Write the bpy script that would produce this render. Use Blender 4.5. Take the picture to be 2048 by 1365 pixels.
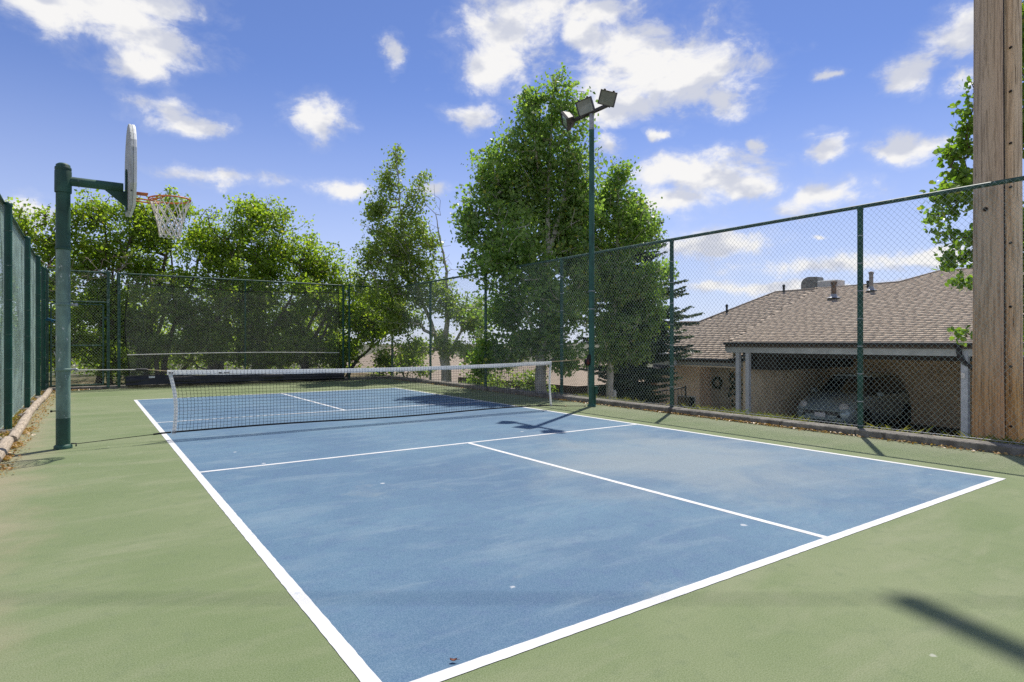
import bpy, math, random
import numpy as np
from mathutils import Matrix, Vector, Euler

for o in list(bpy.data.objects):
    bpy.data.objects.remove(o, do_unlink=True)
scene = bpy.context.scene
COL = scene.collection
RS = np.random.RandomState(7)
random.seed(7)
PI = math.pi
rad = math.radians

# ------------------------------------------------------------------ camera
YAW = 0.6085
cam = bpy.data.cameras.new('camera')
cam.sensor_width = 36.0
cam.lens = 36.0 * 1221.0 / 2048.0
cam.shift_y = 1.5 / 2048.0
cam.clip_start = 0.05
cam.clip_end = 6000.0
cam_o = bpy.data.objects.new('camera', cam)
COL.objects.link(cam_o)
cam_o.location = (-0.832, -2.005, 1.26)
cam_o.rotation_euler = (PI / 2, 0, -YAW)
scene.camera = cam_o

# ------------------------------------------------------------------ sky, sun, exposure
SUN_AZ, SUN_EL = rad(57.5), rad(61.5)        # azimuth clockwise from +Y
world = bpy.data.worlds.new('World')
scene.world = world
world.use_nodes = True
wn, wl = world.node_tree.nodes, world.node_tree.links
wn.clear()
out = wn.new('ShaderNodeOutputWorld')
bg = wn.new('ShaderNodeBackground')
wl.new(bg.outputs[0], out.inputs[0])
sky = wn.new('ShaderNodeTexSky')
sky.sky_type = 'NISHITA'
sky.sun_disc = False
sky.sun_elevation = SUN_EL
sky.sun_rotation = SUN_AZ
sky.altitude = 2000
sky.air_density = 1.0
sky.dust_density = 0.3
sky.ozone_density = 2.2
bg.inputs['Strength'].default_value = 0.108

def wmath(op, a, b=None, c=None, clamp=False):
    n = wn.new('ShaderNodeMath'); n.operation = op; n.use_clamp = clamp
    for i, v in enumerate((a, b, c)):
        if v is None: continue
        if isinstance(v, (int, float)): n.inputs[i].default_value = v
        else: wl.new(v, n.inputs[i])
    return n.outputs[0]
def wvec(op, a, b):
    n = wn.new('ShaderNodeVectorMath'); n.operation = op
    for i, v in enumerate((a, b)):
        if v is None: continue
        if isinstance(v, tuple): n.inputs[i].default_value = v
        else: wl.new(v, n.inputs[i])
    return n
def wrange(v, a, b, c=0.0, d=1.0, smooth=True):
    n = wn.new('ShaderNodeMapRange')
    n.interpolation_type = 'SMOOTHSTEP' if smooth else 'LINEAR'
    wl.new(v, n.inputs[0])
    for i, x in zip((1, 2, 3, 4), (a, b, c, d)): n.inputs[i].default_value = x
    return n.outputs[0]
def wmix(f, a, b, mode='MIX'):
    n = wn.new('ShaderNodeMix'); n.data_type = 'RGBA'; n.blend_type = mode
    for s, v in ((n.inputs[0], f), (n.inputs[6], a), (n.inputs[7], b)):
        if isinstance(v, (int, float)): s.default_value = v
        elif isinstance(v, tuple): s.default_value = (*v, 1)
        else: wl.new(v, s)
    return n.outputs[2]
tc = wn.new('ShaderNodeTexCoord')
sep = wn.new('ShaderNodeSeparateXYZ'); wl.new(tc.outputs['Generated'], sep.inputs[0])
azn = wmath('MULTIPLY', wmath('ARCTAN2', sep.outputs[0], sep.outputs[1]), 180 / PI)
eln = wmath('MULTIPLY', wmath('ARCSINE', sep.outputs[2]), 180 / PI)
cmb = wn.new('ShaderNodeCombineXYZ'); wl.new(azn, cmb.inputs[0]); wl.new(eln, cmb.inputs[1])
# cumulus standing in the sky: azimuth, elevation, half width, half height in degrees
CLOUDS = [(4.8,25.6,3.2,1.8),(38.5,30.0,4.0,2.0),(2.5,24.0,5.0,2.0),(-1.7,23.4,3.3,1.4),(5.3,23.1,2.5,2.1),(3.7,20.9,2.2,1.3),(0.9,24.6,4.8,1.6),(5.8,18.3,2.2,1.3),(7.2,17.5,1.8,0.9),(17.1,19.3,1.9,1.7),(9.7,13.9,3.8,0.6),(19.2,13.4,2.0,0.8),(24.0,25.2,1.0,1.3),(34.4,27.3,4.1,3.1),(33.0,24.0,2.9,2.7),(31.2,20.3,2.9,1.1),(42.4,28.4,3.2,1.1),(41.5,26.4,1.9,1.3),(46.5,24.0,5.8,3.4),(50.7,22.2,5.2,2.5),(54.1,20.3,2.2,1.4),(44.2,20.4,4.6,1.6),(43.6,17.8,1.5,1.1),(48.1,18.4,1.0,0.5),(52.0,14.7,5.6,1.8),(49.6,12.7,3.5,1.6),(55.8,13.2,2.9,0.9),(62.1,15.5,1.6,1.0),(56.4,16.5,1.0,0.6),(67.7,15.0,1.8,1.1),(68.0,20.1,1.6,1.2),(62.2,21.2,1.1,0.4),(71.3,22.3,2.4,1.9),(71.4,19.4,1.0,1.1),(62.0,12.0,3.4,1.2),(53.3,8.6,4.6,1.1),(62.4,6.5,6.6,0.8),(55.3,4.8,7.0,0.6),(68.9,6.5,3.9,0.7),(61.6,8.8,0.9,0.2),(27.3,14.0,1.5,0.8),(-3.4,9.2,1.7,1.1),(63.8,4.6,7.2,0.4)]
field = None
# warp the coordinates a little so that the outlines are torn, not elliptical
nz0 = wn.new('ShaderNodeTexNoise'); nz0.inputs['Scale'].default_value = 0.30; nz0.inputs['Detail'].default_value = 7; nz0.inputs['Roughness'].default_value = .62
wl.new(cmb.outputs[0], nz0.inputs['Vector'])
wc = wvec('MULTIPLY', wvec('SUBTRACT', nz0.outputs['Color'], (0.5, 0.5, 0.5)).outputs[0], (4.2, 2.2, 0))
cw = wvec('ADD', cmb.outputs[0], wc.outputs[0]).outputs[0]
for (a, e, rx, ry) in CLOUDS:
    d = wvec('MULTIPLY', wvec('SUBTRACT', cw, (a, e, 0)).outputs[0], (1 / (rx * 1.62), 1 / (ry * 1.62), 0))
    l = wvec('LENGTH', d.outputs[0], None).outputs['Value']
    v = wmath('SUBTRACT', 1.0, l)
    field = v if field is None else wmath('SMOOTH_MAX', field, v, 0.12)
nz1 = wn.new('ShaderNodeTexNoise'); nz1.inputs['Scale'].default_value = 13.0; nz1.inputs['Detail'].default_value = 9
nz1.inputs['Roughness'].default_value = 0.62; nz1.inputs['Distortion'].default_value = 0.3
wl.new(wvec('MULTIPLY', tc.outputs['Generated'], (1, 1, 1.7)).outputs[0], nz1.inputs['Vector'])
nz2 = wn.new('ShaderNodeTexNoise'); nz2.inputs['Scale'].default_value = 5.0; nz2.inputs['Detail'].default_value = 5
wl.new(wvec('MULTIPLY', tc.outputs['Generated'], (1, 1, 2.2)).outputs[0], nz2.inputs['Vector'])
torn = wmath('MULTIPLY', wmath('SUBTRACT', nz1.outputs[0], 0.5), 2.1)
# the same broken cumulus cover goes on round the rest of the sky
nz3 = wn.new('ShaderNodeTexNoise'); nz3.inputs['Scale'].default_value = 2.6; nz3.inputs['Detail'].default_value = 3
wl.new(wvec('MULTIPLY', tc.outputs['Generated'], (1, 1, 1.8)).outputs[0], nz3.inputs['Vector'])
az_off = wmath('ABSOLUTE', wmath('SUBTRACT', azn, 35.0))
rest = wmath('MAXIMUM', wrange(az_off, 44, 60), wrange(eln, 31, 40))
field2 = wmath('SUBTRACT', wmath('MULTIPLY', nz3.outputs[0], 3.2), 1.42)
field = wmath('ADD', wmath('MULTIPLY', field, wmath('SUBTRACT', 1.0, rest)), wmath('MULTIPLY', wmath('MAXIMUM', field, field2), rest))
fld = wmath('ADD', field, torn)
dens = wrange(fld, 0.12, 0.80)
dens = wmath('MULTIPLY', dens, wrange(eln, -1.0, 3.0))
wisps = wmath('MULTIPLY', wrange(fld, -0.1, 0.5), 0.16)
# bodies are white on top of their bulges and lavender grey in thick parts
nz4 = wn.new('ShaderNodeTexNoise'); nz5 = wn.new('ShaderNodeTexNoise')
for n_, up_ in ((nz4, 0.0), (nz5, 0.030)):
    n_.inputs['Scale'].default_value = 9.0; n_.inputs['Detail'].default_value = 5
    wl.new(wvec('MULTIPLY', wvec('ADD', tc.outputs['Generated'], (0, 0, up_)).outputs[0], (1, 1, 1.7)).outputs[0], n_.inputs['Vector'])
emb = wmath('SUBTRACT', nz4.outputs[0], nz5.outputs[0])
shade = wmath('ADD', wmath('ADD', wmath('MULTIPLY', nz2.outputs[0], 0.8), 0.40), wmath('MULTIPLY', emb, 2.6))
ccol = wmix(wrange(shade, 0.55, 0.92), (5.0, 5.2, 5.9), (7.45, 7.35, 7.2))
tint = wmix(1.0, sky.outputs[0], (0.86, 0.88, 1.14), 'MULTIPLY')
low = wrange(eln, -4.0, 24.0)
tint2 = wmix(wmath('MULTIPLY', wmath('SUBTRACT', 1.0, low), 0.80), tint, (5.3, 5.7, 7.0))
alpha = wmath('MAXIMUM', wmath('MULTIPLY', dens, 0.97), wisps)
wl.new(wmix(alpha, tint2, ccol), bg.inputs['Color'])

sun = bpy.data.lights.new('sun', 'SUN')
sun.energy = 4.5
sun.angle = rad(0.65)
sun.color = (1.0, 0.955, 0.88)
sun_o = bpy.data.objects.new('sun', sun)
COL.objects.link(sun_o)
sdir = Vector((math.sin(SUN_AZ) * math.cos(SUN_EL), math.cos(SUN_AZ) * math.cos(SUN_EL), math.sin(SUN_EL)))
sun_o.rotation_euler = sdir.to_track_quat('Z', 'Y').to_euler()
sun_o.location = sdir * 60

vs = scene.view_settings
vs.view_transform = 'Standard'; vs.look = 'None'; vs.gamma = 1.0; vs.exposure = 0.25
vs.use_curve_mapping = False
scene.cycles.use_denoising = False
scene.cycles.max_bounces = 12
scene.cycles.diffuse_bounces = 8
scene.cycles.transmission_bounces = 10
scene.cycles.transparent_max_bounces = 6
scene.cycles.sample_clamp_indirect = 6.0
scene.render.film_transparent = False

# ------------------------------------------------------------------ object helpers
ORG = {}
def tag(o, label=None, cat=None, group=None, kind=None):
    if label: o['label'] = label
    if cat: o['category'] = cat
    if group: o['group'] = group
    if kind: o['kind'] = kind
    return o
def thing(name, label, cat, loc=(0, 0, 0), rz=0.0, group=None):
    o = bpy.data.objects.new(name, None)
    o.empty_display_size = 0.2
    COL.objects.link(o)
    o.location = loc; o.rotation_euler = (0, 0, rz)
    ORG[o.name] = np.array(loc, float)
    return tag(o, label, cat, group)
def link(name, me, mat, parent=None):
    o = bpy.data.objects.new(name, me)
    COL.objects.link(o)
    if mat is not None:
        for m in (mat if isinstance(mat, (list, tuple)) else [mat]): me.materials.append(m)
    if parent is not None:
        o.parent = parent
        ORG[o.name] = ORG.get(parent.name, np.zeros(3))
    else:
        ORG[o.name] = np.zeros(3)
    return o
def np_mesh(name, v, f, smooth=False):
    """v (n,3), f (m,k) all faces with k corners"""
    v = np.asarray(v, np.float32); f = np.asarray(f, np.int32)
    me = bpy.data.meshes.new(name)
    m, k = f.shape
    me.vertices.add(len(v)); me.vertices.foreach_set('co', v.ravel())
    me.loops.add(m * k); me.loops.foreach_set('vertex_index', f.ravel())
    me.polygons.add(m)
    me.polygons.foreach_set('loop_start', np.arange(0, m * k, k, dtype=np.int32))
    me.polygons.foreach_set('loop_total', np.full(m, k, np.int32))
    if smooth: me.polygons.foreach_set('use_smooth', np.ones(m, bool))
    me.update(calc_edges=True)
    return me
class MB:
    """collects shapes given in the coordinates of the place; build() links them as one mesh object"""
    def __init__(s): s.v = []; s.f = []; s.sm = []
    def add(s, vs_, fs, smooth=False):
        b = len(s.v); s.v += [tuple(map(float, p)) for p in vs_]
        s.f += [tuple(b + i for i in q) for q in fs]; s.sm += [smooth] * len(fs); return s
    def box(s, c, size, rz=0.0, M=None, bev=0.0):
        x, y, z = size[0] / 2, size[1] / 2, size[2] / 2
        if bev <= 0:
            P = [(-x,-y,-z),(x,-y,-z),(x,y,-z),(-x,y,-z),(-x,-y,z),(x,-y,z),(x,y,z),(-x,y,z)]
            F = [(0,3,2,1),(4,5,6,7),(0,1,5,4),(1,2,6,5),(2,3,7,6),(3,0,4,7)]
        else:
            b = min(bev, x * .95, y * .95, z * .95)
            P = []; 
            for zz, i in ((-z, b), (-z + b, 0), (z - b, 0), (z, b)):
                X, Y = x - i, y - i; c_ = b
                if i: X, Y = x - b, y - b; P += [(-X,-Y,zz),(-X,-Y,zz),(X,-Y,zz),(X,-Y,zz),(X,Y,zz),(X,Y,zz),(-X,Y,zz),(-X,Y,zz)]
                else: P += [(-x,-y+b,zz),(-x+b,-y,zz),(x-b,-y,zz),(x,-y+b,zz),(x,y-b,zz),(x-b,y,zz),(-x+b,y,zz),(-x,y-b,zz)]
            F = []
            for k in range(3):
                for i in range(8):
                    j = (i + 1) % 8
                    F.append((k*8+i, k*8+j, (k+1)*8+j, (k+1)*8+i))
            F.append(tuple(range(7, -1, -1))); F.append(tuple(range(24, 32)))
        R = M if M is not None else Matrix.Rotation(rz, 3, 'Z')
        c = Vector(c)
        return s.add([R @ Vector(p) + c for p in P], F)
    def tube(s, pts, r, n=10, caps=True, smooth=True):
        pts = [Vector(p) for p in pts]
        rs = r if isinstance(r, (list, tuple)) else [r] * len(pts)
        V = []; F = []
        up = None
        for i, p in enumerate(pts):
            t = (pts[min(i+1, len(pts)-1)] - pts[max(i-1, 0)]).normalized()
            if up is None:
                up = Vector((0, 0, 1)) if abs(t.z) < .9 else Vector((1, 0, 0))
            a = t.cross(up)
            if a.length < 1e-5: a = t.cross(Vector((0, 1, 0)))
            a.normalize(); b = a.cross(t).normalized(); up = b
            for k in range(n):
                g = 2 * PI * k / n
                V.append(p + (a * math.cos(g) + b * math.sin(g)) * rs[i])
        for i in range(len(pts) - 1):
            for k in range(n):
                l = (k + 1) % n
                F.append((i*n+k, i*n+l, (i+1)*n+l, (i+1)*n+k))
        s.add(V, F, smooth)
        if caps:
            s.add(V[:n], [tuple(range(n-1, -1, -1))]); s.add(V[-n:], [tuple(range(n))])
        return s
    def lathe(s, prof, c, axis=(0, 0, 1), n=20, smooth=True):
        ax = Vector(axis).normalized(); q = Vector((0, 0, 1)).rotation_difference(ax); c = Vector(c)
        V = []; F = []
        for (r, z) in prof:
            for k in range(n):
                g = 2 * PI * k / n
                V.append(q @ Vector((r * math.cos(g), r * math.sin(g), z)) + c)
        for i in range(len(prof) - 1):
            for k in range(n):
                l = (k + 1) % n
                F.append((i*n+k, i*n+l, (i+1)*n+l, (i+1)*n+k))
        s.add(V, F, smooth)
        if prof[0][0] > 1e-4: s.add(V[:n], [tuple(range(n-1, -1, -1))])
        if prof[-1][0] > 1e-4: s.add(V[-n:], [tuple(range(n))])
        return s
    def poly(s, pts, thick=None):
        """flat polygon, or a slab when thick = offset vector"""
        pts = [Vector(p) for p in pts]; n = len(pts)
        if thick is None: return s.add(pts, [tuple(range(n))])
        t = Vector(thick); V = pts + [p + t for p in pts]
        F = [tuple(range(n-1, -1, -1)), tuple(range(n, 2*n))] + [(i, (i+1) % n, n+(i+1) % n, n+i) for i in range(n)]
        return s.add(V, F)
    def build(s, name, mat, parent=None, bevel=0.0):
        me = bpy.data.meshes.new(name)
        o0 = ORG.get(parent.name, np.zeros(3)) if parent is not None else np.zeros(3)
        v = [(p[0]-o0[0], p[1]-o0[1], p[2]-o0[2]) for p in s.v]
        me.from_pydata(v, [], s.f)
        me.polygons.foreach_set('use_smooth', s.sm)
        me.update()
        o = link(name, me, mat, parent)
        if bevel:
            md = o.modifiers.new('bevel', 'BEVEL'); md.width = bevel; md.segments = 2; md.limit_method = 'ANGLE'
        return o
def copy_tree(o, loc, rz=None, parent=None):
    c = o.copy(); COL.objects.link(c); c.parent = parent
    if loc is not None: c.location = loc
    if rz is not None: c.rotation_euler = (0, 0, rz)
    for ch in [x for x in bpy.data.objects if x.parent == o]: copy_tree(ch, None, None, c)
    return c
def strands(paths, r, axes):
    """many thin three-sided strands: paths (N,M,3); axes two unit vectors across the strands"""
    paths = np.asarray(paths, float); N, M, _ = paths.shape
    a, b = np.array(axes[0], float), np.array(axes[1], float)
    off = np.array([a, -0.5*a + 0.87*b, -0.5*a - 0.87*b]) * r
    v = (paths[:, :, None, :] + off[None, None]).reshape(-1, 3)
    base = (np.arange(N)[:, None, None] * M + np.arange(M-1)[None, :, None]) * 3
    k = np.arange(3)[None, None, :]; l = (k + 1) % 3
    f = np.stack([base + k, base + l, base + 3 + l, base + 3 + k], -1).reshape(-1, 4)
    return v, f

# ------------------------------------------------------------------ material helpers
def newmat(name):
    m = bpy.data.materials.new(name); m.use_nodes = True
    nt = m.node_tree; nt.nodes.clear()
    o = nt.nodes.new('ShaderNodeOutputMaterial'); p = nt.nodes.new('ShaderNodeBsdfPrincipled')
    nt.links.new(p.outputs[0], o.inputs[0])
    return m, nt, p, o
class NT:
    def __init__(s, nt): s.nt = nt; s.n = nt.nodes; s.l = nt.links
    def coord(s, kind='Object', scale=(1, 1, 1)):
        t = s.n.new('ShaderNodeTexCoord'); m = s.n.new('ShaderNodeMapping'); m.inputs['Scale'].default_value = scale
        s.l.new(t.outputs[kind], m.inputs[0]); return m.outputs[0]
    def noise(s, vec, scale, detail=4, rough=0.55, dist=0.0):
        t = s.n.new('ShaderNodeTexNoise'); s.l.new(vec, t.inputs['Vector'])
        t.inputs['Scale'].default_value = scale; t.inputs['Detail'].default_value = detail
        t.inputs['Roughness'].default_value = rough; t.inputs['Distortion'].default_value = dist
        return t.outputs[0]
    def voro(s, vec, scale, feat='F1'):
        t = s.n.new('ShaderNodeTexVoronoi'); t.feature = feat; s.l.new(vec, t.inputs['Vector']); t.inputs['Scale'].default_value = scale
        return t
    def rng(s, v, a, b, c=0.0, d=1.0):
        n = s.n.new('ShaderNodeMapRange'); s.l.new(v, n.inputs[0]); n.interpolation_type = 'SMOOTHSTEP'
        for i, x in zip((1, 2, 3, 4), (a, b, c, d)): n.inputs[i].default_value = x
        return n.outputs[0]
    def math(s, op, a, b=0.0):
        n = s.n.new('ShaderNodeMath'); n.operation = op
        for i, v in enumerate((a, b)):
            if isinstance(v, (int, float)): n.inputs[i].default_value = v
            else: s.l.new(v, n.inputs[i])
        return n.outputs[0]
    def mix(s, f, a, b, mode='MIX'):
        n = s.n.new('ShaderNodeMix'); n.data_type = 'RGBA'; n.blend_type = mode
        for k, v in ((0, f), (6, a), (7, b)):
            if isinstance(v, (int, float)): n.inputs[k].default_value = v
            elif isinstance(v, tuple): n.inputs[k].default_value = (*v, 1) if len(v) == 3 else v
            else: s.l.new(v, n.inputs[k])
        return n.outputs[2]
    def bump(s, h, p, strength=0.3, dist=0.01):
        b = s.n.new('ShaderNodeBump'); b.inputs['Strength'].default_value = strength; b.inputs['Distance'].default_value = dist
        s.l.new(h, b.inputs['Height']); s.l.new(b.outputs[0], p.inputs['Normal'])
def paint(name, col, rough=0.6, var=0.18, scale=6.0, metal=0.0, wear=None, wear_amt=0.0, wear_scale=14.0, bump=0.0, stretch=(1, 1, 1), spec=0.4, bscale=60):
    m, nt, p, o = newmat(name); q = NT(nt); c = q.coord('Object', stretch)
    n1 = q.noise(c, scale, 5)
    dark = tuple(x * (1 - var) for x in col); lite = tuple(min(1, x * (1 + var)) for x in col)
    k = q.mix(q.rng(n1, .3, .7), dark, lite)
    if wear:
        n2 = q.noise(c, wear_scale, 6, 0.7)
        k = q.mix(q.rng(n2, 0.72 - wear_amt, 0.78 - wear_amt), k, wear)
    nt.links.new(k, p.inputs['Base Color'])
    p.inputs['Roughness'].default_value = rough; p.inputs['Metallic'].default_value = metal
    p.inputs['Specular IOR Level'].default_value = spec
    if bump: q.bump(q.noise(c, bscale, 4), p, bump, 0.01)
    return m
# ------------------------------------------------------------------ materials
def mat_green_court():
    m, nt, p, o = newmat('green_acrylic'); q = NT(nt)
    c = q.coord('Object'); cs = q.coord('Object', (0.35, 1.3, 1))
    big = q.noise(c, 0.55, 5, 0.6); streak = q.noise(cs, 2.2, 6, 0.65, 0.4); fine = q.noise(c, 170, 3, .75); mid = q.noise(c, 9, 5, 0.65)
    k = q.mix(q.rng(big, .3, .72), (.112, .162, .048), (.170, .206, .088))
    k = q.mix(q.math('MULTIPLY', q.rng(streak, .46, .70), .6), k, (.220, .236, .128))
    k = q.mix(q.math('MULTIPLY', q.rng(mid, .50, .75), .5), k, (.090, .130, .050))
    sx = q.n.new('ShaderNodeSeparateXYZ'); q.l.new(c, sx.inputs[0])
    # dusty strip along both kerbs where litter is blown against them
    dl = q.math('ADD', sx.outputs[0], q.math('MULTIPLY', q.math('SUBTRACT', q.noise(c, 1.6, 5, .65), .5), 1.3))
    k = q.mix(q.math('MULTIPLY', q.rng(dl, -.95, -1.65), .75), k, (.30, .245, .155))
    k = q.mix(q.math('MULTIPLY', q.rng(dl, 6.6, 7.6), .45), k, (.27, .265, .18))
    k = q.mix(q.rng(fine, .36, .64), q.mix(.20, k, (.04, .06, .03)), q.mix(.30, k, (.34, .37, .26)))
    v = q.voro(c, 2.2); sc = q.math('SUBTRACT', q.math('ADD', v.outputs['Distance'], q.math('MULTIPLY', q.noise(c, 40, 3), .055)), q.math('MULTIPLY', q.noise(c, 3.3, 1), .065))
    k = q.mix(q.math('MULTIPLY', q.rng(sc, .038, .016), q.rng(q.noise(c, 1.1, 2), .42, .54)), k, (.44, .44, .38))
    v2 = q.voro(c, 1.3); s2 = q.math('ADD', v2.outputs['Distance'], q.math('MULTIPLY', q.noise(c, 60, 3), .02))
    k = q.mix(q.rng(s2, .020, .014), k, (.05, .045, .03))
    nt.links.new(k, p.inputs['Base Color']); p.inputs['Roughness'].default_value = .82; p.inputs['Specular IOR Level'].default_value = .3
    q.bump(q.math('ADD', fine, q.math('MULTIPLY', mid, .4)), p, .35, .004)
    return m
def mat_blue_court():
    m, nt, p, o = newmat('blue_acrylic'); q = NT(nt)
    c = q.coord('Object'); cs = q.coord('Object', (0.4, 1.2, 1))
    big = q.noise(c, .5, 5, .6, .3); streak = q.noise(cs, 2.6, 6, .66, .5); fine = q.noise(c, 170, 3, .75); mid = q.noise(c, 7, 6, .7, .4)
    k = q.mix(q.rng(big, .3, .7), (.048, .122, .205), (.088, .186, .262))
    k = q.mix(q.math('MULTIPLY', q.rng(mid, .46, .72), .5), k, (.044, .096, .205))
    k = q.mix(q.math('MULTIPLY', q.rng(streak, .46, .70), .6), k, (.165, .245, .300))
    # scuffed pale area worn by play on the near right service box
    g = q.n.new('ShaderNodeVectorMath'); g.operation = 'DISTANCE'; q.l.new(c, g.inputs[0]); g.inputs[1].default_value = (4.5, 2.4, 0)
    w = q.math('SUBTRACT', g.outputs['Value'], q.math('MULTIPLY', q.math('SUBTRACT', q.noise(c, .9, 6, .62, .5), .5), 4.2))
    k = q.mix(q.math('MULTIPLY', q.rng(w, 2.5, .3), .72), k, (.235, .275, .275))
    w2 = q.noise(c, 1.1, 7, .7, .8)
    k = q.mix(q.math('MULTIPLY', q.rng(w2, .57, .75), .5), k, (.205, .25, .265))
    k = q.mix(q.rng(fine, .36, .64), q.mix(.20, k, (.01, .03, .08)), q.mix(.24, k, (.30, .36, .45)))
    v = q.voro(c, 2.0); sc = q.math('SUBTRACT', q.math('ADD', v.outputs['Distance'], q.math('MULTIPLY', q.noise(c, 45, 3), .06)), q.math('MULTIPLY', q.noise(c, 3.1, 1), .07))
    k = q.mix(q.math('MULTIPLY', q.rng(sc, .042, .018), q.rng(q.noise(c, 1.3, 2), .38, .50)), k, (.44, .46, .48))
    nt.links.new(k, p.inputs['Base Color']); p.inputs['Roughness'].default_value = .78; p.inputs['Specular IOR Level'].default_value = .35
    q.bump(q.math('ADD', fine, q.math('MULTIPLY', mid, .4)), p, .3, .004)
    return m
M = {}
M['green'] = mat_green_court(); M['blue'] = mat_blue_court()
M['line'] = paint('line_paint', (.62, .62, .612), .7, .07, 3, wear=(.50, .53, .54), wear_amt=.12, wear_scale=7, bump=.15)
M['concrete'] = paint('kerb_concrete', (.19, .175, .148), .9, .35, 7, wear=(.085, .075, .06), wear_amt=.14, wear_scale=6, bump=.5)
M['post'] = paint('post_green', (.016, .078, .052), .5, .25, 5, wear=(.11, .16, .14), wear_amt=.04, wear_scale=22)
M['postl'] = paint('post_green_left', (.006, .060, .038), .42, .2, 5, wear=(.05, .14, .11), wear_amt=.01, wear_scale=18)
M['rail'] = paint('rail_green', (.035, .085, .06), .5, .35, 12, wear=(.26, .32, .28), wear_amt=.14, wear_scale=16)
M['wire'] = paint('wire_vinyl', (.36, .43, .38), .45, .2, 3, spec=.5)
M['wirel'] = paint('wire_galvanised', (.42, .56, .48), .5, .25, 3, spec=.5)
M['hoop_pole'] = paint('hoop_pole_paint', (.150, .235, .188), .55, .3, 3.5, wear=(.55, .60, .55), wear_amt=.12, wear_scale=9, stretch=(2.2, 2.2, 1))
M['hoop_dark'] = paint('hoop_dark_paint', (.030, .088, .062), .55, .3, 4, wear=(.20, .25, .23), wear_amt=.05, wear_scale=12)
M['lightpole'] = paint('light_pole_paint', (.030, .105, .075), .5, .3, 4, wear=(.30, .36, .33), wear_amt=.055, wear_scale=11, stretch=(2, 2, 1))
M['galv'] = paint('galvanised', (.36, .37, .38), .45, .2, 9, metal=.3)
M['board'] = paint('weathered_board', (.46, .48, .46), .75, .15, 8, wear=(.07, .08, .075), wear_amt=.14, wear_scale=13, stretch=(2.2, 2.2, .7), bump=.3)
M['board_front'] = paint('board_front_white', (.72, .73, .70), .6, .08, 6)
M['rim'] = paint('rim_orange', (.56, .165, .035), .5, .3, 14, wear=(.20, .055, .02), wear_amt=.16, wear_scale=20)
M['cord'] = paint('white_cord', (.70, .67, .60), .85, .12, 40)
M['band'] = paint('white_vinyl_band', (.74, .75, .76), .6, .08, 5, wear=(.55, .56, .56), wear_amt=.06, wear_scale=6)
def mat_cloth():
    m, nt, p, o = newmat('white_cloth_band'); q = NT(nt); c = q.coord('Object')
    k = q.mix(q.rng(q.noise(c, 5, 4), .3, .7), (.84, .84, .83), (.90, .90, .88)); nt.links.new(k, p.inputs['Base Color']); p.inputs['Roughness'].default_value = .7
    t = nt.nodes.new('ShaderNodeBsdfTranslucent'); nt.links.new(k, t.inputs[0]); x = nt.nodes.new('ShaderNodeMixShader'); x.inputs[0].default_value = .72
    nt.links.new(p.outputs[0], x.inputs[1]); nt.links.new(t.outputs[0], x.inputs[2]); nt.links.new(x.outputs[0], o.inputs[0])
    return m
M['clothband'] = mat_cloth()
M['netblack'] = paint('black_netting', (.012, .013, .014), .8, .2, 30)
M['netgrey'] = paint('sunlit_veil_netting', (.34, .34, .31), .85, .25, 2)  # strands coloured pale to give the grey veil of sunlit netting
M['blackvinyl'] = paint('black_vinyl', (.018, .019, .021), .5, .3, 4, bump=.4, bscale=12)
M['rope'] = paint('hemp_rope', (.42, .33, .20), .9, .25, 50)
M['black'] = paint('black_metal', (.012, .012, .013), .5, .2, 10)
M['redreel'] = paint('red_reel', (.13, .022, .018), .5, .3, 16)
M['bronze'] = paint('bronze_housing', (.085, .075, .066), .55, .3, 9, metal=.2, wear=(.16, .15, .14), wear_amt=.06)
M['timber'] = paint('weathered_timber', (.40, .33, .25), .9, .3, 5, wear=(.20, .15, .10), wear_amt=.16, wear_scale=9, stretch=(8, .8, 8), bump=.5, bscale=20)
def mat_glass_lamp():
    m, nt, p, o = newmat('lamp_glass'); q = NT(nt); c = q.coord('Object')
    nt.links.new(q.mix(q.rng(q.noise(c, 5, 4), .3, .7), (.16, .19, .17), (.26, .28, .25)), p.inputs['Base Color'])
    p.inputs['Roughness'].default_value = .12; p.inputs['Coat Weight'].default_value = .6; p.inputs['Metallic'].default_value = .25
    return m
M['lampglass'] = mat_glass_lamp()
def mat_pole_wood(name, top, low):
    m, nt, p, o = newmat(name); q = NT(nt)
    c = q.coord('Object', (1, 1, .05)); c2 = q.coord('Object', (1, 1, .25)); c0 = q.coord('Object')
    grain = q.noise(c, 34, 7, .72, .3); blot = q.noise(c2, 3.2, 5, .6); knots = q.voro(c0, 2.1)
    sx = q.n.new('ShaderNodeSeparateXYZ'); q.l.new(c0, sx.inputs[0])
    hgt = q.math('ADD', sx.outputs[2], q.math('MULTIPLY', q.math('SUBTRACT', q.noise(c0, 1.2, 4), .5), 2.2))
    k = q.mix(q.rng(hgt, .5, 2.9), low, top)
    k = q.mix(q.math('MULTIPLY', q.rng(grain, .45, .60), .85), k, q.mix(.52, k, (.10, .06, .03)))
    k = q.mix(q.math('MULTIPLY', q.rng(blot, .55, .75), .5), k, (.60, .47, .35))
    k = q.mix(q.rng(knots.outputs['Distance'], .085, .05), k, (.035, .022, .014))
    cr = q.noise(q.coord('Object', (1, 1, .022)), 60, 4, .6)
    k = q.mix(q.rng(cr, .63, .67), k, (.05, .03, .02))
    nt.links.new(k, p.inputs['Base Color']); p.inputs['Roughness'].default_value = .9; p.inputs['Specular IOR Level'].default_value = .2
    q.bump(q.math('ADD', grain, q.math('MULTIPLY', cr, -.6)), p, .8, .012)
    return m
M['pole_a'] = mat_pole_wood('creosoted_pole_wood', (.64, .475, .33), (.66, .37, .17))
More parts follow.
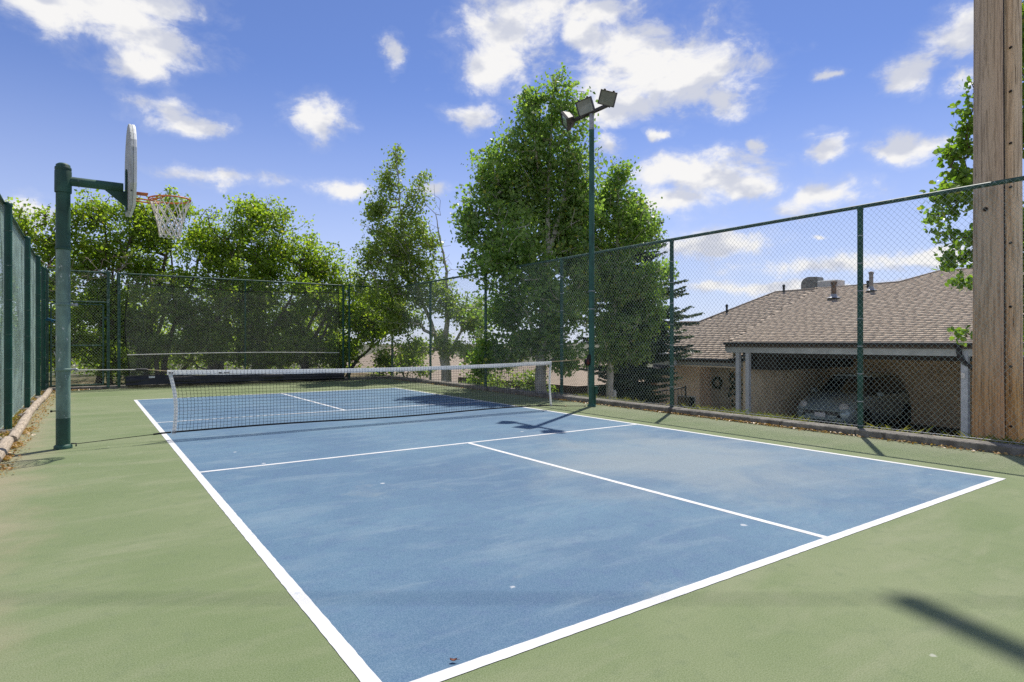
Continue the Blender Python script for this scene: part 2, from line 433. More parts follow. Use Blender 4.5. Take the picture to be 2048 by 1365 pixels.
M['pole_b'] = mat_pole_wood('grey_pole_wood', (.82, .64, .45), (.84, .48, .18))
def mat_ground():
    m, nt, p, o = newmat('dry_ground'); q = NT(nt); c = q.coord('Object')
    n1 = q.noise(c, .8, 5, .6); n2 = q.noise(c, 14, 6, .7); n3 = q.noise(c, 90, 3, .7)
    k = q.mix(q.rng(n1, .35, .65), (.17, .125, .075), (.15, .15, .065))
    k = q.mix(q.rng(n2, .4, .75), k, (.27, .195, .11)); k = q.mix(q.math('MULTIPLY', q.rng(n3, .5, .8), .5), k, (.08, .06, .035))
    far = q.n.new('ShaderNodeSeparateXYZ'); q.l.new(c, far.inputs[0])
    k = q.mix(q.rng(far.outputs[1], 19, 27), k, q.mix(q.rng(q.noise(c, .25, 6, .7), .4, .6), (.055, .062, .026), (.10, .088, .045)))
    nt.links.new(k, p.inputs['Base Color']); p.inputs['Roughness'].default_value = .95; q.bump(n2, p, .7, .03)
    return m
M['ground'] = mat_ground()
M['asphalt'] = paint('asphalt', (.052, .053, .056), .9, .25, 2, bump=.4, bscale=90)
def mat_leaf(name, a, b, trans=.42, yellow=(.36, .33, .06), tm=(1.5, 1.75, .65)):
    m = bpy.data.materials.new(name); m.use_nodes = True; nt = m.node_tree; nt.nodes.clear(); q = NT(nt)
    o = nt.nodes.new('ShaderNodeOutputMaterial')
    at = nt.nodes.new('ShaderNodeAttribute'); at.attribute_name = 'leafvar'
    k = q.mix(q.rng(at.outputs['Fac'], 0, .9), a, b); k = q.mix(q.rng(at.outputs['Fac'], .955, .985), k, yellow)
    d = nt.nodes.new('ShaderNodeBsdfPrincipled'); d.inputs['Roughness'].default_value = .40; d.inputs['Specular IOR Level'].default_value = .5
    nt.links.new(k, d.inputs['Base Color'])
    t = nt.nodes.new('ShaderNodeBsdfTranslucent'); nt.links.new(q.mix(1.0, k, tm, 'MULTIPLY'), t.inputs[0])
    x = nt.nodes.new('ShaderNodeMixShader'); x.inputs[0].default_value = trans
    nt.links.new(d.outputs[0], x.inputs[1]); nt.links.new(t.outputs[0], x.inputs[2]); nt.links.new(x.outputs[0], o.inputs[0])
    return m
M['oakleaf'] = mat_leaf('oak_leaf', (.175, .255, .040), (.305, .385, .066), .60, tm=(1.6, 1.75, .55))
M['aspenleaf'] = mat_leaf('aspen_leaf', (.140, .225, .072), (.280, .370, .118), .54)
M['aspenpale'] = mat_leaf('pale_aspen_leaf', (.165, .225, .060), (.280, .340, .092), .52)
M['cottonleaf'] = mat_leaf('cottonwood_leaf', (.110, .190, .032), (.215, .305, .052), .52)
M['spruce'] = mat_leaf('spruce_needle', (.050, .085, .050), (.095, .140, .080), .18, (.05, .07, .035))
M['grassleaf'] = mat_leaf('grass_blade', (.11, .14, .02), (.24, .21, .05), .4)
M['litter'] = mat_leaf('dry_litter', (.30, .155, .04), (.46, .30, .11), .2, (.18, .08, .03))
M['bark_oak'] = paint('oak_bark', (.10, .078, .058), .95, .35, 8, bump=.7, bscale=30, stretch=(1, 1, .3))
M['bark_dead'] = paint('dead_twig', (.25, .205, .155), .95, .3, 8)
M['bark_aspen'] = paint('aspen_bark', (.44, .41, .34), .85, .2, 5, wear=(.05, .045, .04), wear_amt=.13, wear_scale=7, stretch=(1, 1, .6), bump=.3)
M['bark_brown'] = paint('brown_bark', (.12, .085, .06), .95, .3, 8, bump=.6)

# ------------------------------------------------------------------ the setting
def sstep(a, b, x):
    t = np.clip((x - a) / (b - a), 0, 1); return t * t * (3 - 2 * t)
def ground_z(x, y):
    x = np.asarray(x, float); y = np.asarray(y, float)
    z = -0.02 + .075 * sstep(7.8, 7.9, x) - 1.355 * sstep(7.95, 10.4, x)
    z = z - 2.0 * sstep(13.5, 24, y) * sstep(8.0, 12.5, x) - 3.2 * sstep(25, 60, y) * sstep(-40, 10, x)
    z = z - 2.5 * sstep(24, 70, x)
    inside = (x > -1.66) & (x < 7.86) & (y < 17.5)
    z = np.where(inside, -0.07, z)
    z = z + np.where((x < -1.9) & (y < 19), 0.05 * sstep(-1.9, -4, x) + .30 * sstep(-2.2, -7, x), 0)
    return z
gx = np.concatenate([-np.geomspace(2500, 12, 24), np.arange(-11, -2, .6), [-1.75, -1.64, -1.0, 3.0, 7.0, 7.84, 7.88], np.arange(8.1, 14, .35), np.arange(14.5, 30, 1.2), np.geomspace(32, 2500, 24)])
gy = np.concatenate([-np.geomspace(2500, 12, 22), np.arange(-11, 17, 1.0), [17.45, 17.55], np.arange(18, 32, .7), np.geomspace(33, 2500, 26)])
GX, GY = np.meshgrid(gx, gy, indexing='ij')
GZ = ground_z(GX, GY) + np.where((GX < -1.8) | (GX > 8.1) | (GY > 17.7), RS.uniform(-.02, .02, GX.shape), 0)
n1_, n2_ = GX.shape
I = np.arange(n1_ * n2_).reshape(n1_, n2_)
gf = np.stack([I[:-1, :-1], I[1:, :-1], I[1:, 1:], I[:-1, 1:]], -1).reshape(-1, 4)
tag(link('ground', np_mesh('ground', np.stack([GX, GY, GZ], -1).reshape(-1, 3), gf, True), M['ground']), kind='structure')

LEN, NVA, NVB, WID = 13.5, 4.57, 8.92, 6.096
def slab(x0, x1, y0, y1, z, name, mat, parent=None, nx=1, ny=1):
    b = MB()
    b.add([(x0, y0, z), (x1, y0, z), (x1, y1, z), (x0, y1, z)], [(0, 1, 2, 3)])
    return b.build(name, mat, parent)
court = tag(slab(-1.68, 7.62, -9, 17.5, 0.0, 'court_surface', M['green']), kind='structure')
slab(0, WID, 0, LEN, .0015, 'playing_area', M['blue'], court)
LW = .064
for (x0, x1, y0, y1) in [(0, LW, 0, LEN), (WID - LW, WID, 0, LEN), (LW, WID - LW, 0, LW), (LW, WID - LW, LEN - LW, LEN),
                         (LW, WID - LW, NVA - .052, NVA), (LW, WID - LW, NVB, NVB + .052),
                         (3.065 - .027, 3.065 + .027, LW, NVA - .052), (3.065 - .027, 3.065 + .027, NVB + .052, LEN - LW)]:
    # hand taped paint: the edges wander by a millimetre or two
    lng = (y1 - y0) > (x1 - x0); a0, a1 = (y0, y1) if lng else (x0, x1); n_ = int((a1 - a0) / .04); T_ = np.linspace(a0, a1, n_ + 1)
    e0 = (x0 if lng else y0) + RS.uniform(-.0016, .0016, n_ + 1); e1 = (x1 if lng else y1) + RS.uniform(-.0016, .0016, n_ + 1)
    L0 = [((e, t, .003) if lng else (t, e, .003)) for e, t in zip(e0, T_)]; L1 = [((e, t, .003) if lng else (t, e, .003)) for e, t in zip(e1, T_)]
    MB().add(L0 + L1, [(i, n_ + 1 + i, n_ + 2 + i, i + 1) if lng else (i, i + 1, n_ + 2 + i, n_ + 1 + i) for i in range(n_)]).build('court_line', M['line'], court)
drv = tag(slab(10.9, 14.95, -9, 9.4, -1.284, 'driveway', paint('driveway_bounce_pale', (.52, .49, .44), .9, .12, 3, bump=.3)), kind='structure')  # unseen paving, made pale so it bounces sunlight into the carport
tag(slab(14.95, 24, -9, 9.0, -1.284, 'carport_floor', M['asphalt']), kind='structure')

kerb = tag(MB().box((3.0, 17.62, .0), (9.5, .22, .16), bev=.012).build('back_kerb', M['concrete']), kind='structure')
kr = bpy.data.objects.new('kerb', None); COL.objects.link(kr); ORG[kr.name] = np.zeros(3); tag(kr, kind='structure')
y = -4.0; kk = 0
while y < 17.3:
    L = 3.04
    b = MB(); y1 = min(y + L, 17.5)
    b.box((7.735 + .006 * math.sin(kk * 2.1), (y + y1) / 2, -.055 + .004 * math.cos(kk * 1.7)), (.27, y1 - y - .012, .29), bev=.010)
    b.build('kerb_section', M['concrete'], kr); y = y1; kk += 1

# ------------------------------------------------------------------ chain link fences
def chain_link(o, along, length, z0, z1, r, name, mat, parent, wav=0.0, w=.0355, h=.0395):
    along = np.array(along, float); nrm = np.array([along[1], -along[0], 0.0])
    n = int(length / w); m = int((z1 - z0) / h) + 1
    i = np.arange(n)[:, None]; k = np.arange(m)[None, :]
    s = (i + ((k + i) % 2)) * w
    z = z0 + k * h + 0 * i
    bow = wav * np.sin(s * 1.9 + .6) * np.sin((z - z0) / (z1 - z0) * PI) * (.6 + .4 * np.sin(z * 2.3 + s * .7))
    weave = r * .8 * np.where(((k + i) % 2) == 0, 1, -1)
    p = np.array(o)[None, None] + s[..., None] * along + z[..., None] * np.array([0, 0, 1.]) + (bow + weave)[..., None] * nrm
    v, f = strands(p - ORG[parent.name], r, (nrm, along))
    me = np_mesh(name, v, f, True)
    return tag(link(name, me, mat, parent), kind='stuff')
def post_mb(x, y, z0, z1, r, cap=True):
    b = MB().tube([(x, y, z0), (x, y, z1)], r, 12)
    if cap: b.lathe([(r * 1.12, -.03), (r * 1.12, 0.0), (r * .85, .02), (.002, .032)], (x, y, z1), n=12)
    return b
FX, FH = 7.80, 3.08
fr = thing('chain_link_fence', 'tall green chain link fence on the right, between the court and the carport house', 'fence', (FX, 8.5, .09))
for y in (-1.1, 2.10, 5.36, 8.46, 11.6, 14.75, 17.6):
    post_mb(FX, y, .07, FH, .036).build('post', M['post'], fr)
    b = MB()
    for z in np.linspace(.45, 2.7, 7): b.lathe([(.038, -.006), (.040, 0), (.038, .006)], (FX, y, z), n=10)
    b.build('tie_band', M['galv'], fr)['kind'] = 'stuff'
MB().tube([(FX - .005, -1.1, FH + .015), (FX - .005, 17.6, FH + .015)], .027, 10).build('top_rail', M['rail'], fr)
MB().tube([(FX - .045, -1.1, .125), (FX - .045, 17.6, .125)], .004, 6).build('tension_wire', M['galv'], fr)
chain_link((FX - .042, -.9, 0), (0, 1, 0), 18.5, .10, FH + .06, .0019, 'mesh', M['wire'], fr)

LX, LH = -1.76, 3.18
fl = thing('chain_link_fence', 'green chain link fence with thick posts along the left edge of the court', 'fence', (LX, 12, 0))
for y in (5.6, 8.98, 12.35, 15.35, 17.35):
    post_mb(LX + .03, y, -.02, LH - (.0 if y < 17 else .05), .047).build('post', M['postl'], fl)
    b = MB()
    for z in np.linspace(.4, 2.8, 6): b.lathe([(.049, -.007), (.052, 0), (.049, .007)], (LX + .03, y, z), n=10)
    b.build('tie_band', M['rail'], fl)['kind'] = 'stuff'
    b = MB().box((LX + .04, y, -.005), (.30, .34, .10), rz=.1, bev=.03); b.build('footing', M['concrete'], fl)
MB().tube([(LX - .03, 4.2, LH + .02), (LX - .03, 17.4, LH + .02)], .026, 10).build('top_rail', M['rail'], fl)
chain_link((LX - .06, 5.2, 0), (0, 1, 0), 12.2, .03, LH + .05, .0018, 'mesh', M['wirel'], fl, wav=.035)

BY, BH = 17.52, 3.10
fb = thing('chain_link_fence', 'green chain link fence across the far end of the court, under the oaks', 'fence', (3, BY, .08))
for x in (-1.66, -.36, -.12, 6.05, 6.25):
    post_mb(x, BY, .04, BH + (.03 if x in (-.36, 6.25) else 0), .036 if x < 0 else .033).build('post', M['rail'] if x < 0 else M['post'], fb)
post_mb(3.06, BY + .02, .04, BH, .022, False).build('post', M['post'], fb)
MB().tube([(-1.66, BY, BH), (-.36, BY, BH)], .023, 8).build('top_rail', M['rail'], fb)
MB().tube([(-.12, BY, BH), (6.05, BY, BH)], .023, 8).build('top_rail', M['rail'], fb)
MB().tube([(6.25, BY, BH), (7.76, BY, BH)], .020, 8).build('top_rail', M['post'], fb)
MB().tube([(-1.66, BY, 2.31), (-.36, BY, 2.31)], .022, 8).build('transom_rail', M['rail'], fb)
chain_link((-.34, BY + .04, 0), (1, 0, 0), 8.1, .10, BH, .0015, 'mesh', M['wire'], fb)
chain_link((-1.64, BY + .04, 0), (1, 0, 0), 1.27, 2.33, BH, .0015, 'mesh', M['wire'], fb)

gate = thing('gate', 'green pipe framed chain link gate in the far left corner, behind the hoop pole', 'gate', (-1.0, BY, .1))
gx0, gx1, gz0, gz1 = -1.58, -.47, .13, 2.24
for x in (gx0, gx1): MB().tube([(x, BY - .01, gz0), (x, BY - .01, gz1)], .021, 8).build('stile', M['rail'], gate)
for z in (gz0, 1.16, gz1): MB().tube([(gx0, BY - .01, z), (gx1, BY - .01, z)], .019, 8).build('rail', M['rail'], gate)
chain_link((gx0, BY + .02, 0), (1, 0, 0), gx1 - gx0, gz0, gz1, .0019, 'mesh', M['wire'], gate)
MB().tube([(gx0 + .06, BY - .03, 1.02), (-1.28, BY - .03, .10)], .012, 6).build('brace', M['galv'], gate)
for z in (.5, 1.9): MB().box((gx1 + .05, BY - .01, z), (.10, .03, .05)).build('hinge', M['rail'], gate)
b = MB()
for (a, c_, d) in [((-1.66, BY - .06, 1.86), (-1.45, BY - .05, 1.80), .02), ((-1.6, BY - .06, 1.83), (-1.5, BY - .07, 1.74), .014), ((-1.72, BY - .06, 1.84), (-1.6, BY - .06, 1.80), .018)]:
    b.tube([a, tuple((np.array(a) + c_) / 2 + np.array([0, -.01, -.012])), c_], [d, d * 1.3, d * .6], 6)
b.build('strap', paint('blue_strap', (.02, .12, .20), .7, .2, 20), gate)

# ------------------------------------------------------------------ backstop net and rolled windscreen at the far fence
bn = thing('backstop_net', 'pale grey see through backstop netting hung inside the far fence', 'net', (3, BY - .1, 0))
nx0, nx1, nz0, nz1 = .06, 5.86, .30, 2.86
def net_y(x, z): return BY - .11 - .05 * np.sin(x * 1.3) * (1 - (z - nz0) / (nz1 - nz0)) - .02 * np.sin(x * 4 + z * 2)
X_ = np.arange(nx0, nx1, .030); Zs = np.linspace(nz0, nz1, 14)
xx, zz = np.meshgrid(X_, Zs, indexing='ij'); zz = zz - .10 * np.sin((xx - nx0) / (nx1 - nx0) * PI) * ((zz - nz0) / (nz1 - nz0)) ** 2
xx = xx + .05 * np.sin(zz * 2.2 + 1) * np.exp(-(xx - nx0) * 2.0)
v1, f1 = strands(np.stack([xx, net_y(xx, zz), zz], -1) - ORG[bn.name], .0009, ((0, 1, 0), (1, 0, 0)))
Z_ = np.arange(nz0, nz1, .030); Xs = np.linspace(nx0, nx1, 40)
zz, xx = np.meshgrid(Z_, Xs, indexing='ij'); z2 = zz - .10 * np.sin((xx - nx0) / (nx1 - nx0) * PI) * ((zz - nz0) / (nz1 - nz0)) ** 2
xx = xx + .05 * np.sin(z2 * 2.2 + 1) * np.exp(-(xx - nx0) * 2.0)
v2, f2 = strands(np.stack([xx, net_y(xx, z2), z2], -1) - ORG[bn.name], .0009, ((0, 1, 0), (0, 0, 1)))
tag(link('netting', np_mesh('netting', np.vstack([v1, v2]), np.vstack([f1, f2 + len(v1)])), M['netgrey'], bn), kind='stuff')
b = MB()
xs = np.linspace(nx0, nx1, 30); b.tube([(x, net_y(x, .9) - .012, .905 + .035 * math.sin((x - nx0) / (nx1 - nx0) * PI) ) for x in xs], .014, 6)
b.build('white_rope', M['cord'], bn)
MB().tube([(x, float(net_y(x, nz1)), nz1 - .10 * math.sin((x - nx0) / (nx1 - nx0) * PI)) for x in xs], .012, 6).build('top_cord', M['netblack'], bn)
for x in (nx0, nx1):
    MB().tube([(x + .05 * math.sin(z * 2.2 + 1) * (1 if x == nx0 else 0), float(net_y(x, z)), z) for z in Zs], .011, 6).build('side_cord', M['netblack'], bn)
for x in np.linspace(nx0, nx1, 12):
    MB().tube([(x, float(net_y(x, nz1)), nz1 - .10 * math.sin((x - nx0) / (nx1 - nx0) * PI)), (x + .02, BY - .02, BH + .02)], .007, 5).build('hanger', M['netblack'], bn)
MB().box((1.02, float(net_y(1.0, 2.8)) - .02, 2.90), (.09, .01, .05)).build('white_tag', M['band'], bn)

rw = thing('rolled_windscreen', 'black windscreen rolled up low along the foot of the far fence', 'windscreen', (3, BY - .2, 0))
b = MB(); xs = np.linspace(.02, 5.95, 44)
b.tube([(x, BY - .22 + .015 * math.sin(x * 3.1), .205 + .018 * math.sin(x * 2.2) - .012 * x / 6 * 3) for x in xs], [.125 * (1 + .09 * math.sin(x * 5.3) + .05 * math.sin(x * 13)) for x in xs], 12)
b.build('roll', M['blackvinyl'], rw)
b = MB(); z = []
for i in range(43):
    xa, xb = xs[i], xs[i + 1]
    za, zb = (.33 + .02 * math.sin(xa * 2.2), .33 + .02 * math.sin(xb * 2.2)); ya, yb = (BY - .30 + .01 * math.sin(xa * 7), BY - .30 + .01 * math.sin(xb * 7))
    b.add([(xa, ya, za), (xb, yb, zb), (xb, yb - .055, .10), (xa, ya - .055, .10)], [(0, 1, 2, 3)])
b.build('loose_flap', M['blackvinyl'], rw)
MB().box((.62, BY - .345, .30), (.14, .008, .045)).build('white_tag', M['band'], rw)
MB().tube([(-.10, BY - .06, .33), (.05, BY - .2, .30)], .012, 6).build('tie', M['black'], rw)
# ------------------------------------------------------------------ basketball hoop
HX, HY = -1.06, 6.94
hoop = thing('basketball_hoop', 'old basketball hoop on a chipped green pole at the left of the court', 'basketball hoop', (HX, HY, 0))
MB().tube([(HX, HY, .36), (HX, HY, 2.36)], .071, 24).build('pole', M['hoop_pole'], hoop)
MB().tube([(HX, HY, 0), (HX, HY, .36)], .0715, 24, False).lathe([(.092, 0), (.092, .035), (.074, .05)], (HX, HY, 0), n=24).build('lower_sleeve', M['hoop_dark'], hoop)
MB().tube([(HX, HY, 2.36), (HX, HY, 3.05)], .072, 24).lathe([(.084, 3.02), (.085, 3.05), (.084, 3.27), (.080, 3.28)], (HX, HY, 0), n=24).build('upper_pole', M['hoop_dark'], hoop)
MB().lathe([(.078, 3.275), (.083, 3.29), (.083, 3.315), (.070, 3.33), (.072, 3.345), (.045, 3.365), (.004, 3.37)], (HX, HY, 0), n=20).build('cap', M['hoop_dark'], hoop)
for z in (.93, 1.70, 2.36):
    c_ = MB().lathe([(.0745, -.016), (.080, -.014), (.080, .014), (.0745, .016)], (HX, HY, z), n=24).build('clamp', M['hoop_dark'] if z > 2 else M['galv'] if False else M['hoop_pole'], hoop)
    if z < 2:
        MB().tube([(HX + .075, HY - .02, z), (HX + .115, HY - .035, z + .004)], .013, 8).lathe([(.012, -.012), (.022, 0), (.012, .012)], (HX + .125, HY - .037, z), (0, 1, 0), 10).build('eye_bolt', M['galv'], c_)
MB().tube([(HX + .078, HY - .03, .055), (HX + .125, HY - .05, .055), (HX + .125, HY - .05, .02)], .008, 6).build('ground_hook', M['black'], hoop)
MB().tube([(HX - .07, HY - .03, .45), (HX - .115, HY - .045, .45)], .007, 6).lathe([(.006, 0), (.014, .004), (.014, .018), (.006, .022)], (HX - .10, HY - .043, .45), (-1, -.3, 0), 8).build('bolt', M['black'], hoop)
arm = MB().tube([(HX + .05, HY, 3.165), (-.46, HY, 3.165)], .054, 18)
arm.build('arm', M['hoop_dark'], hoop)
br = MB()
br.poly([(-.66, HY - .012, 3.12), (-.425, HY - .012, 3.12), (-.425, HY - .012, 2.92)], (0, .024, 0))
br.box((-.432, HY, 3.13), (.016, .16, .50)); br.build('bracket', M['hoop_dark'], hoop)
# fan shaped board in the plane x = const
def fan(s, dz=0.0):
    pts = []
    for (yy, zz) in [(-.42, 2.88), (.42, 2.88), (.655, 3.10), (.665, 3.42)]: pts.append((yy * s, zz + dz))
    for a in np.linspace(0, PI, 17)[1:-1]: pts.append((.665 * math.cos(a) * s, 3.42 + .51 * math.sin(a) * (1 if s == 1 else .96) + dz))
    pts.append((-.665 * s, 3.42 + dz)); pts.append((-.655 * s, 3.10 + dz))
    return pts
bb = MB().poly([(-.418, HY + a, z) for a, z in fan(1)], (.030, 0, 0)).build('backboard', M['board'], hoop, .006)
lip = MB()
pts = [(-.662, 2.98), (-.662, 3.52), (-.60, 3.66)]
MB().poly([(-.386, HY + a * .995, z) for a, z in fan(1)], (.034, 0, 0)).build('front_face', M['board_front'], bb, .008)
b = MB().box((-.350, HY, 3.18), (.004, .60, .05)).box((-.350, HY, 3.58), (.004, .60, .05)).box((-.350, HY - .275, 3.38), (.004, .05, .349)).box((-.350, HY + .275, 3.38), (.004, .05, .349))
b.build('target_square', M['rim'], bb)
RX, RZ, RR = .045, 3.085, .236
rim = MB()
rim.tube([(RX + RR * math.cos(a), HY + RR * math.sin(a), RZ + .01 * math.cos(a)) for a in np.linspace(0, 2 * PI, 41)], .0105, 8, False)
rimo = rim.build('rim', M['rim'], hoop)
b = MB().box((-.335, HY, 3.09), (.016, .17, .15)).box((-.27, HY, 3.115), (.14, .15, .012))
for s in (-1, 1): b.tube([(-.33, HY + s * .07, 3.035), (-.16, HY + s * .10, 3.03), (RX - .08, HY + s * .222, RZ - .012)], .009, 6)
b.tube([(RX - .10 + .13 * math.cos(a), HY + .20 * math.sin(a), RZ - .035) for a in np.linspace(PI * .5, PI * 1.5, 14)], .007, 6)
b.build('rim_bracket', M['rim'], rimo)
b = MB(); NT_ = 12
def netr(t): return .228 * (1 - t) ** 1.5 + .108 + .010 * math.cos(t * 5) * t if t < 1 else .118
for k in range(NT_):
    for sg in (-1, 1):
        P_ = []
        for t in np.linspace(0, 1, 15):
            th = 2 * PI * k / NT_ + sg * (PI / NT_) * 5 * t ** 1.25
            r_ = .118 + (.232 - .118) * (1 - t) ** 1.45
            P_.append((RX + r_ * math.cos(th), HY + r_ * math.sin(th), RZ - .015 - .445 * t))
        b.tube(P_, .0066, 5, False)
for k in range(NT_):
    th = 2 * PI * k / NT_; a = [th - PI / NT_, th, th + PI / NT_]
    b.tube([(RX + .118 * math.cos(g), HY + .118 * math.sin(g), RZ - .46 - (.022 if i == 1 else 0)) for i, g in enumerate(a)], .0066, 5, False)
tag(b.build('net', M['cord'], hoop))

# ------------------------------------------------------------------ pickleball net between the two poles
NY = 6.93
pn = thing('pickleball_net', 'black pickleball net with a white top band stretched across the blue court', 'net', (3.15, NY, 0))
nxa, nxb = .012, 6.29
def top_z(x): u = (np.asarray(x) - nxa) / (nxb - nxa); return .892 - .042 * np.sin(u * PI)
def bot_z(x): u = (np.asarray(x) - nxa) / (nxb - nxa); return .098 - .026 * u ** 3 + .012 * np.sin(u * 9)
def net_y2(x, t):   # t 0 at top, 1 at bottom: the foot swings a little toward the camera near the left end
    u = (np.asarray(x) - nxa) / (nxb - nxa); return NY - .07 * t ** 1.5 * np.sin(np.clip(u * 1.15, 0, 1) * PI) * np.exp(-u * 1.3) - .01 * np.sin(np.asarray(x) * 2.3) * t
def edge_x(x, t):
    u = (np.asarray(x) - nxa) / (nxb - nxa)
    return x + (.055 * t + .045 * np.sin(t * PI)) * np.exp(-u * 9) - .035 * np.sin(t * PI) * np.exp(-(1 - u) * 9)
Xc = np.linspace(nxa + .03, nxb - .03, 134); T = np.linspace(0, 1, 36)
xx, tt = np.meshgrid(Xc, T, indexing='ij')
wob = .0035 * np.sin(tt * 17 * 2 * PI) + .004 * np.sin(xx * 30 + tt * 3)
xx2 = edge_x(xx, tt) + wob; zz2 = top_z(xx) * (1 - tt) + bot_z(xx) * tt
o0 = ORG[pn.name]
v1, f1 = strands(np.stack([xx2, net_y2(xx, tt), zz2], -1) - o0, .0023, ((0, 1, 0), (1, 0, 0)))
Tr = np.linspace(.06, 1, 18); Xr = np.linspace(nxa, nxb, 135)
tt, xx = np.meshgrid(Tr, Xr, indexing='ij')
zz2 = top_z(xx) * (1 - tt) + bot_z(xx) * tt + .003 * np.sin(xx * 67)
v2, f2 = strands(np.stack([edge_x(xx, tt), net_y2(xx, tt), zz2], -1) - o0, .0023, ((0, 1, 0), (0, 0, 1)))
tag(link('netting', np_mesh('netting', np.vstack([v1, v2]), np.vstack([f1, f2 + len(v1)])), M['netblack'], pn), kind='stuff')
def ribbon(path_a, path_b, th, mat, name, parent):
    """a strip with thickness between two edge paths"""
    b = MB(); n = len(path_a); A = [Vector(p) for p in path_a]; B_ = [Vector(p) for p in path_b]
    V = []
    for i in range(n):
        t = (A[min(i+1, n-1)] - A[max(i-1, 0)]).normalized(); nn = t.cross((B_[i] - A[i]).normalized()).normalized() * th / 2
        V += [A[i] + nn, B_[i] + nn, B_[i] - nn, A[i] - nn]
    F = []
    for i in range(n - 1):
        for k in range(4): F.append((i*4+k, i*4+(k+1) % 4, (i+1)*4+(k+1) % 4, (i+1)*4+k))
    F += [(3, 2, 1, 0), (n*4-4, n*4-3, n*4-2, n*4-1)]
    return b.add(V, F, False).build(name, mat, parent)
xs = np.linspace(nxa, nxb, 48)
hb = ribbon([(x, NY, float(top_z(x)) + .006) for x in xs], [(x, NY - .002 * math.sin(x * 5), float(top_z(x)) - .058 + .0025 * math.sin(x * 7)) for x in xs], .004, M['clothband'], 'head_band', pn)
MB().lathe([(.010, 0), (.010, .004)], (nxa + .06, NY - .009, .86), (0, -1, 0), 10).lathe([(.010, 0), (.010, .004)], (nxa + .03, NY - .009, .862), (0, -1, 0), 10).build('grommet', M['black'], hb)
MB().box((nxa + .62, NY - .009, .845), (.035, .004, .016)).box((nxa + .70, NY - .009, .845), (.07, .004, .010)).build('maker_mark', M['black'], hb)
Tz = np.linspace(.0, 1.03, 14)
for xe, wd in ((nxa, .045), (nxb - .045, .045)):
    A_ = []; B2 = []
    for t in Tz:
        z = float(top_z(xe) * (1 - t) + bot_z(xe) * t) - (0 if t > 0 else -.0)
        x_ = float(edge_x(xe, t)); y_ = float(net_y2(xe, t)) - .010
        A_.append((x_, y_, z)); B2.append((x_ + wd, y_, z))
    ribbon(A_, B2, .004, M['clothband'], 'side_band', pn)
MB().tube([(float(edge_x(x, 1)), float(net_y2(x, 1)), float(bot_z(x))) for x in xs], .0115, 8).build('bottom_cord', M['netblack'], pn)
MB().tube([(HX + .13, HY - .04, .925), (-.30, NY, .912)], .0055, 6).build('top_tie', M['cord'], pn)
MB().tube([(-.30, NY, .912), (-.22, NY, .91), (nxa, NY, .885)], .0055, 6).build('top_tie', M['rope'], pn)
MB().tube([(-.33, NY - .01, .912), (-.22, NY - .01, .908), (-.2, NY - .01, .90)], .016, 8).build('turnbuckle', M['black'], pn)
MB().tube([(nxb, NY, .888), (6.7, NY, .90), (7.17, NY - .02, .925)], .0065, 6).build('top_tie', M['rope'], pn)
MB().tube([(.06, NY - .0, .098), (-.05, NY, .095), (-.14, NY, .088)], .012, 6).tube([(-.14, NY, .088), (HX + .13, HY - .05, .05)], .0045, 6).build('bottom_tie', M['netblack'], pn)
MB().tube([(nxb, NY, .072), (6.45, NY, .055), (6.62, NY, .04)], .010, 6).tube([(6.62, NY, .04), (7.12, NY - .03, .014)], .006, 6).build('bottom_tie', M['netblack'], pn)
for (x, z) in ((6.63, .043), (7.11, .018)): MB().lathe([(.004, -.02), (.02, 0), (.004, .02)], (x, NY - .012, z), (1, 0, 0), 8).build('tie_knob', M['rope'], pn)

# ------------------------------------------------------------------ floodlight pole
PX, PY = 7.27, 6.90
lp = thing('floodlight_pole', 'slim green floodlight pole carrying three lamps beside the net', 'light pole', (PX, PY, 0))
MB().tube([(PX, PY, 0), (PX, PY, 5.42)], [.057, .050], 20).build('pole', M['lightpole'], lp)
MB().lathe([(.085, 0), (.085, .02), (.070, .028), (.062, .05)], (PX, PY, 0), n=20).build('base_flange', M['lightpole'], lp)
MB().tube([(PX, PY, 5.42), (PX, PY, 5.72)], .047, 16).lathe([(.054, 5.40), (.054, 5.44)], (PX, PY, 0), n=16).build('collar', M['galv'], lp)
arm = MB().box((PX + .0, PY + .03, 5.745), (.07, 1.06, .055)).build('cross_arm', M['bronze'], lp, .004)
for z in (1.9, 2.25): MB().lathe([(.055, -.008), (.060, 0), (.055, .008)], (PX, PY, z), n=16).build('strap', M['galv'], lp)
